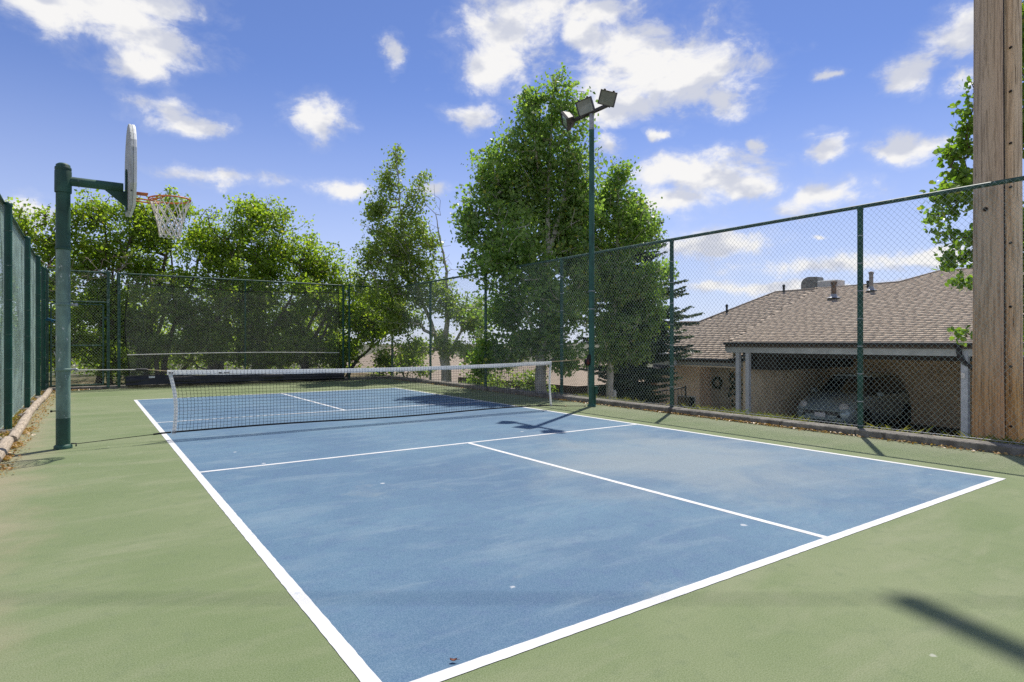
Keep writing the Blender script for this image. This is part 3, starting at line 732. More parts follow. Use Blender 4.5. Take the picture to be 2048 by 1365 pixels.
def flood(c, yaw, tilt, roll, sc=1.0):
    """lamp whose glass faces -X before it is turned; yaw about Z, tilt down"""
    Rm = Euler((roll, tilt, yaw), 'XYZ').to_matrix(); c = Vector(c)
    def w(p): return Rm @ (Vector(p) * sc) + c
    body = MB(); fw, fh, bw, bh = .20, .165, .13, .10
    f0 = [(-.10, -fw, -fh), (-.10, fw, -fh), (-.10, fw, fh), (-.10, -fw, fh)]
    f1 = [(-.045, -fw, -fh), (-.045, fw, -fh), (-.045, fw, fh), (-.045, -fw, fh)]
    f2 = [(.12, -bw, -bh), (.12, bw, -bh), (.12, bw, bh), (.12, -bw, bh)]
    V = [w(p) for p in f0 + f1 + f2]; F = [(8, 11, 10, 9)]
    for k in range(4):
        l = (k + 1) % 4; F += [(k, l, 4 + l, 4 + k), (4 + k, 4 + l, 8 + l, 8 + k)]
    body.add(V, F)
    for s in (-1, 1): body.box(w((-.085, s * fw * .55, fh + .012)), (.02 * sc, .05 * sc, .03 * sc), M=Rm)
    h = body.build('floodlight', M['bronze'], lp, .004)
    g = MB().add([w((-.094, -fw + .018, -fh + .018)), w((-.094, -fw + .018, fh - .018)), w((-.094, fw - .018, fh - .018)), w((-.094, fw - .018, -fh + .018))], [(0, 1, 2, 3)])
    g.build('glass', M['lampglass'], h)
    b = MB(); 
    for (ya, za, sy, sz) in ((0, fh - .009, 2 * fw, .018), (0, -fh + .009, 2 * fw, .018), (fw - .009, 0, .018, 2 * fh), (-fw + .009, 0, .018, 2 * fh)):
        b.box(w((-.105, ya, za)), (.012 * sc, (sy - (.037 if sy < .1 else 0) * 0) * sc, sz * sc), M=Rm)
    b.build('bezel', M['bronze'], h)
    b = MB()
    for k in range(4): b.box(w((.14, -.09 + .06 * k, 0)), (.05 * sc, .008 * sc, .17 * sc), M=Rm)
    b.build('cooling_fins', M['bronze'], h)
    MB().tube([w((.02, 0, -fh + .02)), (c.x + .02, c.y, c.z - .20 * sc), (PX, c.y, 5.77)], .022, 8).build('yoke', M['bronze'], h)
flood((PX - .06, PY + .08, 5.87), .40, -.34, -.16, .86)
flood((PX - .05, PY - .52, 5.84), .50, -.34, .38, .80)
flood((PX - .08, PY + .62, 5.76), -.50, -.44, -.62, .78)
rl = MB().lathe([(.055, -.02), (.075, -.02), (.078, -.012), (.05, -.01), (.05, .01), (.078, .012), (.075, .02), (.055, .02)], (PX - .12, PY - .01, .87), (0.25, -1, 0), 22).build('cable_winch', M['black'], lp)
MB().lathe([(.002, -.027), (.05, -.026), (.052, -.02)], (PX - .12, PY - .01, .87), (-0.25, 1, 0), 18).build('reel', M['redreel'], rl)
MB().box((PX - .075, PY - .01, .93), (.07, .05, .16), bev=.01).build('winch_bracket', M['black'], rl)
MB().box((PX + .085, PY - .02, .30), (.07, .08, .13), bev=.01).box((PX + .085, PY - .02, .375), (.08, .09, .02)).build('junction_box', M['lightpole'], lp)
MB().tube([(PX + .075, PY - .02, .0), (PX + .075, PY - .02, .24)], .016, 8).build('conduit', M['lightpole'], lp)

# ------------------------------------------------------------------ utility poles
def wood_pole(x, y, r0, r1, top, name, label, mat, seed):
    rs = np.random.RandomState(seed)
    t = thing(name, label, 'utility pole', (x, y, -.6))
    b = MB(); n = 34; Zp = np.linspace(-.6, top, 46); ph = rs.uniform(0, 6, 6)
    V = []
    for i, z in enumerate(Zp):
        rr = r0 + (r1 - r0) * (z + .6) / (top + .6)
        if z < .8: rr += .012 * (1 - (z + .6) / 1.4)
        for k in range(n):
            g = 2 * PI * k / n
            q = rr * (1 + .018 * math.sin(3 * g + ph[0]) + .012 * math.sin(7 * g + ph[1] + z * .2) + .010 * math.sin(13 * g + ph[2] - z * .1))
            V.append((x + q * math.cos(g), y + q * math.sin(g), z))
    F = [(i*n+k, i*n+(k+1) % n, (i+1)*n+(k+1) % n, (i+1)*n+k) for i in range(len(Zp) - 1) for k in range(n)]
    b.add(V, F, True); b.add(V[-n:], [tuple(range(n))])
    b.build('pole_shaft', mat, t)
    return t
ua = wood_pole(8.40, .85, .160, .118, 15.5, 'utility_pole', 'thick brown wooden utility pole, the left one of the pair beyond the fence', M['pole_a'], 3)
ub = wood_pole(8.80, .755, .142, .112, 11.0, 'utility_pole', 'slimmer paler wooden utility pole tucked against the right of the thick one', M['pole_b'], 5)
for z in (.2, .95, 1.7, 2.5, 3.2, 3.75, 4.4, 4.95): MB().lathe([(.014, -.01), (.014, .02), (.006, .026)], (8.675, .705, z), (-.75, -.65, 0), 8).build('bolt', M['black'], ub)
MB().tube([(8.660, .772, -.3), (8.652, .778, 3.0), (8.640, .786, 6.0), (8.64, .79, 10.5)], .026, 6).build('seam_shade_strip', M['black'], ub)  # added dark strip standing in for the shaded seam between the poles
# overhead arm and cable of the pole: their soft shadows lie on the near end of the court
MB().tube([(8.42, .80, 15.3), (8.50, 3.22, 13.2)], .105, 10).build('cross_arm', M['pole_a'], ua)
MB().tube([(8.50, 3.2, 13.2)] + [(8.5 - .825 * s, 3.2 + .565 * s, 13.2 - .0009 * s * (120 - s) * .2) for s in (5, 15, 30, 60, 120)], .011, 6).build('cable', M['black'], ua)
MB().tube([(8.50, 3.2, 13.2), (20, -6.5, 13.0), (60, -40, 13.3)], .010, 6).build('cable', M['black'], ua)

# ------------------------------------------------------------------ landscape timbers along the left fence
tl = ['split grey landscape timber at the left fence, nearest the camera beside the hoop shadow', 'pale landscape timber left of the hoop pole, second from the camera', 'landscape timber along the left fence, third from the camera', 'landscape timber ending at the gate in the far left corner']
y = 4.9
for i, L in enumerate((2.75, 3.0, 3.3, 3.3)):
    rs = np.random.RandomState(40 + i); pts = []; rr = []
    for s in np.linspace(0, 1, 12):
        pts.append((-1.615 + .015 * math.sin(i * 2 + s * 3) + (.012 if i % 2 else -.012), y + .015 + s * (L - .03), .045 + .006 * math.sin(s * 7 + i))); rr.append(.062 + rs.uniform(-.004, .004))
    t = thing('landscape_timber', tl[i], 'timber', (-1.6, y, 0), group='timbers edging the left side of the court')
    MB().tube(pts, rr, 10).build('log', M['timber'], t)
    y += L
# ------------------------------------------------------------------ houses
def mat_shingle(name, a, b):
    m, nt, p, o = newmat(name); q = NT(nt); c = q.coord('Object')
    at = nt.nodes.new('ShaderNodeAttribute'); at.attribute_name = 'leafvar'
    k = q.mix(at.outputs['Fac'], a, b)
    k = q.mix(q.math('MULTIPLY', q.rng(q.noise(c, 80, 3, .7), .35, .75), .45), k, tuple(x * .74 for x in a))
    nt.links.new(k, p.inputs['Base Color']); p.inputs['Roughness'].default_value = .95; p.inputs['Specular IOR Level'].default_value = .15
    return m
M['shingle'] = mat_shingle('tan_shingle', (.41, .335, .262), (.475, .395, .312))
M['felt'] = paint('roof_felt', (.09, .07, .055), .95, .2, 5)
M['stucco'] = paint('cream_stucco', (.74, .63, .45), .95, .10, 3, bump=.3)
M['stuccopink'] = paint('pink_stucco', (.80, .64, .49), .95, .08, 3, bump=.3)
M['fascia'] = paint('grey_fascia', (.40, .435, .43), .7, .12, 4)
M['gutter'] = paint('dark_gutter', (.022, .022, .024), .5, .2, 6)
M['postgrey'] = paint('grey_blue_post', (.42, .46, .50), .7, .12, 5)
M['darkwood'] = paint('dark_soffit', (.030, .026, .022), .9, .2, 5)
M['doorpaint'] = paint('door_paint', (.46, .43, .35), .6, .08, 4)
M['brownwood'] = paint('brown_board', (.075, .045, .028), .9, .35, 6, stretch=(1, 1, .2))
M['white'] = paint('white_trim', (.68, .68, .66), .6, .06, 5)
M['wreath'] = paint('wreath_green', (.03, .045, .02), .95, .4, 20)
def mat_glass():
    m, nt, p, o = newmat('dark_glass'); q = NT(nt); c = q.coord('Object')
    nt.links.new(q.mix(q.noise(c, 3, 3), (.012, .014, .016), (.03, .034, .036)), p.inputs['Base Color'])
    p.inputs['Roughness'].default_value = .06; p.inputs['Coat Weight'].default_value = .5
    return m
M['glass'] = mat_glass()

def inpoly(px, py, poly):
    c = False; j = len(poly) - 1
    for i in range(len(poly)):
        xi, yi = poly[i]; xj, yj = poly[j]
        if ((yi > py) != (yj > py)) and (px < (xj - xi) * (py - yi) / (yj - yi) + xi): c = not c
        j = i
    return c
def add_var(me, vals, per):
    a = me.attributes.new('leafvar', 'FLOAT', 'POINT')
    a.data.foreach_set('value', np.repeat(np.asarray(vals, np.float32), per))
def shingle_roof(house, roof, polyxy, zf, slope, n_parts, cam=(-.832, -2.0), e=.135, w=.27, seed=1, dirx=(1.0, 0.0)):
    """polyxy: plan outline; zf(x): height of the plane; rows climb along +x"""
    rs = np.random.RandomState(seed); cs = 1 / math.hypot(1, slope); u = np.array([cs, 0, slope * cs]); nrm = np.array([-slope * cs, 0, cs])
    xs = [p[0] for p in polyxy]; ys = [p[1] for p in polyxy]
    items = []; r = 0; x = min(xs)
    while x < max(xs):
        yy = min(ys) - rs.uniform(0, w)
        while yy < max(ys):
            ww = w * rs.uniform(.72, 1.18)
            if inpoly(x + .04, yy + ww / 2, polyxy): items.append((x, yy, ww, rs.uniform(-.012, .012), rs.uniform(0, 1)))
            yy += ww + .006
        x += e * cs; r += 1
    items.sort(key=lambda i: (i[0] - cam[0]) ** 2 + (i[1] - cam[1]) ** 2)
    o0 = ORG[roof.name]
    def shingle(ww):
        L = e * 1.25
        b0 = np.array([0, 0, 0.]); P = []
        for (a, s, t) in ((0, 0, 0), (0, ww, 0), (L, ww, 0), (L, 0, 0), (0, 0, .018), (0, ww, .018), (L, ww, .005), (L, 0, .005)):
            P.append(u * a + np.array([0, 1, 0]) * s + nrm * t)
        return np.array(P)
    Fs = np.array([(0, 1, 2, 3), (4, 7, 6, 5), (0, 4, 5, 1), (1, 5, 6, 2), (2, 6, 7, 3), (3, 7, 4, 0)])
    variants = []
    for k in range(10):
        me = np_mesh('shingle', shingle(w * (.75 + .042 * k)), Fs); add_var(me, [(k * .37) % 1.0], 8); me.materials.append(M['shingle']); variants.append(me)
    V = []; F = []; VV = []
    for n, (x, yy, ww, dz, val) in enumerate(items):
        base = np.array([x, yy, zf(x)]) + nrm * .004 + u * dz
        if n < n_parts:
            k = int(np.clip(round((ww / w - .75) / .042), 0, 9))
            o = bpy.data.objects.new('shingle', variants[k]); COL.objects.link(o); o.parent = roof; o.location = base - o0
        else:
            F.append(Fs + 8 * len(V)); V.append(shingle(ww) + base - o0); VV.append(val)
    if V:
        me = np_mesh('shingle_field', np.vstack(V), np.vstack(F)); add_var(me, VV, 8)
        tag(link('shingle_field', me, M['shingle'], roof), kind='stuff')

GZ0 = -1.29
hs = thing('carport_house', 'tan shingled house with a grey trimmed carport beyond the right fence', 'house', (17.5, 6, GZ0))
zq = lambda x: 1.22 + .374 * (x - 15.0)
zp = lambda x: .75 + .53 * (x - 15.6)
Qp = [(14.95, -4.0), (20.95, -4.0), (20.95, 6.0), (20.05, 6.75), (20.05, 9.42), (14.95, 9.42)]
Pp = [(15.5, 9.44), (20.0, 9.44), (20.0, 10.9), (17.9, 12.7), (17.95, 13.6), (16.35, 13.56), (15.5, 11.7)]
def slab_on(poly, zf, th): return MB().poly([(x, y, zf(x) - th) for x, y in poly], (0, 0, th))
rq = slab_on(Qp, zq, .10).build('roof', M['felt'], hs)
rp = slab_on(Pp, zp, .10).build('roof', M['felt'], hs)
shingle_roof(hs, rq, Qp, zq, .374, 230, seed=2)
shingle_roof(hs, rp, Pp, zp, .53, 70, seed=3)
# the far slopes that close the roof behind its ridges
b = MB()
b.poly([(20.05, 6.75, 3.09), (20.05, 10.85, 3.07), (26, 10.85, .9), (26, 6.75, .9)])
b.poly([(20.95, -4, 3.43), (20.95, 6.0, 3.43), (26.9, 6.0, 1.2), (26.9, -4, 1.2)])
b.poly([(20.05, 6.75, 3.09), (20.95, 6.0, 3.43), (26.9, 6.0, 1.2), (26, 6.75, .9)])
b.poly([(20.0, 10.9, 3.05), (17.9, 12.7, 1.95), (19.5, 13.6, 1.6), (26, 12.6, .8), (26, 10.85, .9)])
b.poly([(17.9, 12.7, 1.95), (17.95, 13.6, 1.97), (19.6, 13.6, 1.3), (19.5, 12.7, 1.5)])
b.build('rear_roof', M['shingle'], hs)
MB().tube([(20.0, 9.44, 3.105), (20.0, 10.9, 3.10), (17.9, 12.7, 2.0), (17.95, 13.6, 2.02)], .035, 6).tube([(20.05, 9.4, 3.115), (20.05, 6.75, 3.13), (20.95, 6.0, 3.46), (20.95, -4, 3.46)], .035, 6).build('ridge_cap', M['shingle'], hs)
MB().box((15.02, 2.7, 1.065), (.05, 13.4, .25)).build('fascia', M['fascia'], hs)
MB().box((14.93, 2.72, 1.215), (.13, 13.45, .075), bev=.02).build('gutter', M['gutter'], hs)
MB().box((15.30, 9.445, 1.10), (.56, .05, .24)).build('fascia', M['fascia'], hs)
MB().box((15.62, 10.95, .56), (.05, 3.9, .20)).build('fascia', M['fascia'], hs)
MB().box((15.52, 10.95, .685), (.12, 3.9, .08), bev=.02).build('gutter', M['gutter'], hs)
MB().box((15.38, 9.2, .72), (.5, .5, .09)).build('porch_gutter', M['gutter'], hs)
MB().poly([(15.44, 11.72, .70), (16.33, 13.60, 1.16), (16.33, 13.60, .92), (15.44, 11.72, .46)], (.04, -.02, 0)).build('rake_board', M['fascia'], hs)
MB().poly([(15.62, 11.8, .50), (16.6, 13.5, .95), (16.6, 13.5, .2), (15.62, 13.0, .2)], (.05, 0, 0)).build('gable_panel', M['darkwood'], hs)
# cheek of cream wall between the two roof levels, then the walls
MB().poly([(15.35, 9.40, .78), (20, 9.40, 3.0), (15.35, 9.40, 1.16)], (0, .04, 0)).build('cheek_wall', M['stucco'], hs)
MB().box((17.75, 8.98, .0), (4.9, .14, 2.56)).build('wall', M['stucco'], hs)                 # left divider of the carport
MB().box((20.2, 3.0, .25), (.14, 12.0, 3.1)).build('wall', M['stucco'], hs)                  # back of the carport
MB().box((19.4, 4.0, -.15), (1.5, 1.3, 2.3)).build('closet', paint('closet_tan', (.66, .51, .33), .95, .1, 4), hs)
MB().box((18.3, -1.3, -.1), (5.5, .16, 2.5)).build('wall', M['stucco'], hs)
MB().box((16.9, 12.35, -.38), (1.2, 1.9, 1.82)).build('wall', M['stuccopink'], hs)
MB().box((16.98, 10.25, -.30), (.16, 2.3, 1.98)).build('wall', M['stucco'], hs)
MB().box((16.3, 10.3, .47), (1.5, 2.6, .04)).build('porch_ceiling', M['stucco'], hs)
MB().poly([(15.1, -4, zq(15.1) - .14), (20.1, -4, zq(20.1) - .14), (20.1, 9.3, zq(20.1) - .14), (15.1, 9.3, zq(15.1) - .14)], (0, 0, .02)).build('soffit', M['stucco'], hs)
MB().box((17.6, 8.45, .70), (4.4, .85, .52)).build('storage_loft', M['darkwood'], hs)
MB().box((15.30, 5.9, .88), (.14, 6.2, .12)).build('beam', M['darkwood'], hs)
for (yy) in (9.05, 8.72): MB().box((15.08, yy, -.10), (.11, .11, 2.34)).build('carport_post', M['postgrey'], hs)
pr = MB().box((15.05, 3.32, -.12), (.13, .13, 2.34)).build('carport_post', M['postgrey'], hs)
MB().box((14.975, 3.34, .52), (.012, .07, .12)).build('notice', M['white'], pr)
dsp = MB().tube([(14.95, 3.42, 1.18), (14.95, 3.40, .98), (14.98, 3.32, .80), (15.10, 3.16, .66), (15.18, 3.08, .5), (15.18, 3.08, -1.28)], .055, 8).build('downspout', M['gutter'], hs)
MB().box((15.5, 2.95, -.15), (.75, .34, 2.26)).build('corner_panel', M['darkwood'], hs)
MB().box((15.45, 1.3, -.15), (.16, 2.6, 2.2)).build('wall', M['brownwood'], hs)
# entry: door with a wreath, decorations and a window in the pink wall
dr = MB().box((16.885, 11.0, -.30), (.05, .72, 1.94)).build('door', M['doorpaint'], hs)
b = MB(); rs = np.random.RandomState(5)
for a in np.linspace(0, 2 * PI, 26, endpoint=False):
    b.lathe([(.004, -.05), (.055, 0), (.004, .05)], (16.83, 11.10 + .17 * math.cos(a) + rs.uniform(-.02, .02), -.14 + .17 * math.sin(a) + rs.uniform(-.02, .02)), (rs.uniform(-1, 1), math.sin(a) + .2, math.cos(a)), 6)
b.build('wreath', M['wreath'], dr)
MB().tube([(16.86, 10.70, -.3), (16.82, 10.70, -.3), (16.82, 10.76, -.3)], .02, 6).build('handle', M['galv'], dr)
for (yy, zz, r_) in ((10.52, .12, .09), (10.48, -.22, .12)):
    b = MB()
    for k in range(12): b.lathe([(.003, -.05), (r_ * .4, 0), (.003, .05)], (16.86, yy + rs.uniform(-r_, r_), zz + rs.uniform(-r_, r_)), (rs.uniform(-1, 1), rs.uniform(-1, 1), 1), 6)
    b.build('wall_ornament', M['redreel'] if zz > 0 else M['wreath'], hs)
wd = MB().box((16.285, 11.95, -.90), (.03, .80, .58)).build('window', M['white'], hs)
for dy in (-.19, .19): MB().box((16.262, 11.95 + dy, -.90), (.02, .33, .50)).build('pane', M['glass'], wd)
b = MB()
for k in range(60):
    a_ = rs.uniform(0, 6.28); h_ = rs.uniform(0, 1); r_ = .10 + .16 * math.sin(h_ * PI) * rs.uniform(.4, 1)
    b.lathe([(.003, -.06), (.035, 0), (.003, .06)], (15.9 + r_ * math.cos(a_), 9.72 + r_ * math.sin(a_), -.75 + 1.05 * h_), (rs.uniform(-1, 1), rs.uniform(-1, 1), 1), 5)
b.build('hanging_plant', M['wreath'], hs)['kind'] = 'stuff'
# flues and vents on the roof
def pipe(x, y, r, h, mat, zf, flash=True):
    z = zf(x); o = MB().tube([(x, y, z), (x, y, z + h)], r, 12).lathe([(r * 1.25, h - .05), (r * 1.3, h), (r * .6, h + .03)], (x, y, z), n=12).build('flue', mat, hs)
    if flash: MB().lathe([(r * 2.8, .035), (r * 1.4, .09), (r * 1.15, .16)], (x, y, z), n=14).build('flashing', M['galv'], o)
pipe(18.75, 8.12, .075, .55, paint('rusty_flue', (.16, .11, .075), .8, .4, 8), zq)
pipe(19.3, 7.24, .06, .60, paint('grey_flue', (.30, .27, .23), .8, .3, 8), zq)
pipe(19.95, 10.55, .04, .24, M['gutter'], zq, False)
pipe(18.55, 11.95, .04, .30, M['gutter'], zp, False)
pipe(19.75, 7.55, .035, .20, M['gutter'], zq, False)
cw_ = MB(); prof = [(0, 0), (0, .42)] + [(.30 - .30 * math.cos(a), .42 + .26 * math.sin(a)) for a in np.linspace(0, PI / 2 * 1.0, 7)][1:] + [(.58, .66), (.62, .5), (.62, 0)]
cw_.poly([(20.35, 10.15 - .02 - a, 2.90 + z) for a, z in prof], (.42, 0, 0)).build('cooler_hood', paint('cooler_grey', (.22, .22, .20), .8, .3, 10), hs)
MB().box((20.55, 9.15, 3.17), (.5, .72, .46), bev=.02).build('cooler_box', paint('cooler_white', (.55, .55, .52), .7, .1, 6), hs)

# iron railing by the entry
ra = thing('iron_railing', 'thin black iron railing sloping up beside the pink wall of the carport house', 'railing', (13.5, 11.2, GZ0))
A0, A1 = np.array([12.2, 12.2, -.62]), np.array([15.2, 11.1, -.22])
MB().tube([A0 + (0, 0, .0), A1], .022, 6).build('hand_rail', M['black'], ra)
MB().tube([A0 - (0, 0, .62), A1 - (0, 0, .80)], .016, 6).build('lower_rail', M['black'], ra)
for t_ in np.linspace(0, 1, 24):
    p = A0 + (A1 - A0) * t_; MB().tube([p, p - (0, 0, .62 + .18 * t_)], .010, 5).build('baluster', M['black'], ra)
MB().tube([A1 + (0, 0, .05), A1 - (0, 0, 1.05)], .030, 6).build('newel', M['black'], ra)
wp = thing('marker_post', 'short white marker post in front of the iron railing', 'post', (11.9, 11.0, ground_z(11.9, 11.0)))
MB().box((11.9, 11.0, -.72), (.09, .09, 1.06), bev=.01).lathe([(.055, 0), (.05, .03), (.01, .05)], (11.9, 11.0, -.20), n=8).build('stake', M['white'], wp)
gp = thing('grey_post', 'weathered grey steel post standing among the low branches of the spruce', 'post', (10.9, 11.0, -1.6))
MB().tube([(10.9, 11.0, -1.6), (10.92, 11.0, .55)], .055, 10).lathe([(.062, 0), (.05, .03), (.005, .04)], (10.92, 11.0, .55), n=10).build('shaft', M['galv'], gp)

# brown board fence seen low between the light pole and the spruce
bf = thing('board_fence', 'low dark brown board fence below the court, behind the floodlight pole', 'fence', (11.5, 12.6, -1.6))
P0, P1 = np.array([10.4, 13.8]), np.array([12.6, 11.6]); dd = (P1 - P0) / np.linalg.norm(P1 - P0); LL = np.linalg.norm(P1 - P0)
pl = None
for k in range(int(LL / .145)):
    c_ = P0 + dd * (k * .145 + .07); o0 = ORG[bf.name]
    if pl is None:
        pl = MB().box((0, 0, .72), (.135, .022, 1.44), rz=math.atan2(dd[1], dd[0])).build('board', M['brownwood'], None)
        pl.parent = bf
        o = pl
    else:
        o = bpy.data.objects.new('board', pl.data); COL.objects.link(o); o.parent = bf
    o.location = (c_[0] - o0[0], c_[1] - o0[1], -.02 + .02 * math.sin(k * 2.3))
for zz in (-1.3, -.5): MB().box((*(P0 + dd * LL / 2 - np.array([-dd[1], dd[0]]) * -.04), zz), (LL, .05, .08), rz=math.atan2(dd[1], dd[0])).build('rail', M['brownwood'], bf)

# neighbours' houses lower down the hill, seen through the aspens
def hip_house(name, label, cx, cy, hx, hy, zg, ze, zr, rot, seed, wallm, over=.5, carport=False):
    t = thing(name, label, 'house', (cx, cy, zg), rot)
    R2 = Matrix.Rotation(rot, 3, 'Z'); 
    b = MB(); rx, ry = max(hx - hy, .3), max(hy - hx, .3)
    E = [(-hx-over, -hy-over), (hx+over, -hy-over), (hx+over, hy+over), (-hx-over, hy+over)]
    r0, r1 = ((-rx, 0), (rx, 0)) if hx >= hy else ((0, -ry), (0, ry))
    V = [(x, y, ze) for x, y in E] + [(*r0, zr), (*r1, zr)]
    F = [(0, 1, 5, 4), (1, 2, 5), (2, 3, 4, 5), (3, 0, 4)] if hx >= hy else [(0, 1, 4), (1, 2, 5, 4), (2, 3, 5), (3, 0, 4, 5)]
    ORG[t.name] = np.zeros(3)
    V = [(x, y, z - zg) for x, y, z in V]
    b.add(V, F); b.add([(x, y, z - .02) for x, y, z in V[:4]], [(3, 2, 1, 0)])
    rf = b.build('roof', M['shingle'], t)
    # shingle courses as raised steps on the slopes
    c = MB()
    for f in F:
        P_ = [Vector(V[i]) for i in f]; a, d = P_[0], P_[1]
        top = (P_[2], P_[3]) if len(P_) == 4 else (P_[2], P_[2])
        n = 26
        for k in range(1, n):
            s = k / n; l = a.lerp(top[1], s); r_ = d.lerp(top[0], s)
            c.tube([l, r_], .012, 4, False, False)
    tag(c.build('shingle_courses', M['shingle'], rf), kind='stuff')
    for (x0, y0), (x1, y1) in zip(E, E[1:] + E[:1]):
        L = math.hypot(x1 - x0, y1 - y0); a = math.atan2(y1 - y0, x1 - x0)
        MB().box(((x0 + x1) / 2, (y0 + y1) / 2, ze - zg - .13), (L, .05, .24), rz=a).build('fascia', M['brownwood'] if carport else M['fascia'], t)
    if not carport:
        MB().box((0, 0, (ze - zg) / 2 - .01), (2 * hx, 2 * hy, ze - zg - .04)).build('wall', wallm, t)
    else:
        MB().box((hx * .45, 0, (ze - zg) / 2 - .01), (hx, 2 * hy * .9, ze - zg - .05)).build('wall', wallm, t)
        for (x, y) in ((-hx, -hy), (-hx, hy), (-hx, 0), (0, -hy), (0, hy)): MB().box((x, y, (ze - zg) / 2), (.16, .16, ze - zg)).build('carport_post', M['brownwood'], t)
    for k, yy in enumerate((-hy * .5, hy * .45)):
        xw = -hx - .012 if not carport else hx * .45 - hx / 2 - .012
        w_ = MB().box((xw, yy, (ze - zg) * .55), (.03, 1.1, .9)).build('window', M['white'], t)
        MB().box((xw - .012, yy, (ze - zg) * .55), (.02, .95, .75)).build('pane', M['glass'], w_)
    return t
hip_house('neighbour_house', 'tan roofed house low beyond the far right corner of the fence', 15.2, 31.5, 6.0, 4.5, -4.6, -1.6, 1.05, .35, 1, M['stucco'])
hip_house('neighbour_carport', 'neighbouring carport with a dark brown fascia seen under the big aspen', 16.3, 17.6, 3.4, 3.2, -3.1, -.25, .60, .08, 2, M['stucco'], .35, True)

# ------------------------------------------------------------------ car in the carport
car = thing('parked_car', 'silver blue car parked nose out in the shade of the carport', 'car', (16.55, 7.35, GZ0))
M['carpaint'] = paint('silver_blue_paint', (.36, .46, .50), .28, .06, 3, metal=.35, spec=.6)
M['tyre'] = paint('tyre_rubber', (.014, .014, .015), .85, .2, 12)
M['lens'] = paint('headlight_lens', (.55, .56, .55), .12, .15, 20, spec=.7)
def cpt(x, y, z): return (16.55 + x, 7.35 + y, GZ0 + .005 + z)
def loft(secs, name, mat, parent):
    b = MB(); V = []; n = len(secs[0][1])
    for x, ring in secs: V += [cpt(x, y, z) for y, z in ring]
    F = [(i*n+k, i*n+(k+1) % n, (i+1)*n+(k+1) % n, (i+1)*n+k) for i in range(len(secs) - 1) for k in range(n)]
    b.add(V, F, True); b.add(V[:n], [tuple(range(n-1, -1, -1))]); b.add(V[-n:], [tuple(range(n))])
    return b.build(name, mat, parent)
def ring(hw, z0, z1, crown=.03): return [(-hw*.92, z0), (hw*.92, z0), (hw, z0 + .12), (hw*1.0, (z0+z1)*.55), (hw*.985, z1 - .10), (hw*.90, z1 - .02), (hw*.55, z1 + crown*.7), (0, z1 + crown), (-hw*.55, z1 + crown*.7), (-hw*.90, z1 - .02), (-hw*.985, z1 - .10), (-hw, (z0+z1)*.55), (-hw, z0 + .12)]
secs = [(.0, ring(.60, .30, .60, .01)), (.05, ring(.74, .25, .66, .02)), (.18, ring(.82, .22, .76)), (.55, ring(.865, .20, .88, .05)), (1.15, ring(.875, .20, 1.00, .05)), (2.2, ring(.88, .20, 1.02)), (3.4, ring(.87, .20, 1.04)), (4.1, ring(.84, .24, 1.03)), (4.3, ring(.76, .32, .95))]
loft(secs, 'body', M['carpaint'], car)
def cab(hw0, hw1, z0, z1): return [(-hw0, z0), (hw0, z0), (hw1*1.0, z1 - .06), (hw1*.86, z1), (0, z1 + .025), (-hw1*.86, z1), (-hw1, z1 - .06)]
loft([(1.10, cab(.78, .76, .98, 1.05)), (1.75, cab(.82, .64, .98, 1.46)), (2.3, cab(.82, .64, .98, 1.52)), (3.2, cab(.82, .64, .98, 1.51)), (4.0, cab(.78, .66, .98, 1.20)), (4.12, cab(.76, .70, .98, 1.04))], 'cabin_glass', M['glass'], car)
loft([(1.80, cab(.60, .62, 1.49, 1.52)), (2.3, cab(.62, .63, 1.50, 1.555)), (3.2, cab(.62, .62, 1.50, 1.545)), (3.35, cab(.58, .60, 1.46, 1.50))], 'roof', M['carpaint'], car)
MB().box(cpt(-.012, 0, .50), (.03, 1.06, .10), bev=.012).build('grille', M['black'], car)
for k in range(3): MB().box(cpt(-.030, 0, .465 + .035 * k), (.012, 1.04, .008)).build('grille_bar', M['galv'], car)
MB().box(cpt(-.03, 0, .585), (.07, 1.40, .055), bev=.02).build('bumper_trim', M['carpaint'], car)
MB().box(cpt(-.04, 0, .345), (.10, 1.30, .10), bev=.03).build('bumper', M['carpaint'], car)
for s in (-1, 1):
    MB().lathe([(.004, .05), (.10, .035), (.135, .0), (.13, -.05)], cpt(.10, s * .60, .69), (-1, s * .35, .25), 16).build('headlight', M['lens'], car)
    MB().lathe([(.004, .02), (.055, .015), (.06, 0)], cpt(-.03, s * .52, .41), (-1, s * .2, 0), 12).build('fog_lamp', M['black'], car)
    MB().box(cpt(.30, s * .865, .66), (.10, .02, .05)).build('side_marker', M['redreel'], car)
    mo = MB().box(cpt(1.42, s * .98, 1.03), (.12, .18, .13), bev=.03).build('mirror', M['carpaint'], car)
    MB().tube([cpt(1.42, s * .84, .99), cpt(1.42, s * .92, 1.01)], .02, 6).build('mirror_stalk', M['black'], mo)
    for xw in (.78, 3.42):
        wh = thing('x', 'x', 'x') if False else None
        ty = MB().lathe([(.20, -.10), (.30, -.105), (.322, -.07), (.322, .07), (.30, .105), (.20, .10)], cpt(xw, s * .80, .322), (0, s, 0), 24).build('wheel', M['tyre'], car)
        b = MB().lathe([(.02, .10), (.05, .112), (.06, .09), (.19, .085), (.205, .10), (.205, .06)], cpt(xw, s * .80, .322), (0, s, 0), 20)
        b.build('wheel_rim', M['galv'], ty)
MB().box(cpt(-.062, 0, .44), (.012, .31, .15), bev=.004).build('licence_plate', M['band'], car)
MB().box(cpt(1.20, .25, 1.045), (.02, .55, .012)).box(cpt(1.20, -.35, 1.045), (.02, .5, .012)).build('wiper', M['black'], car)
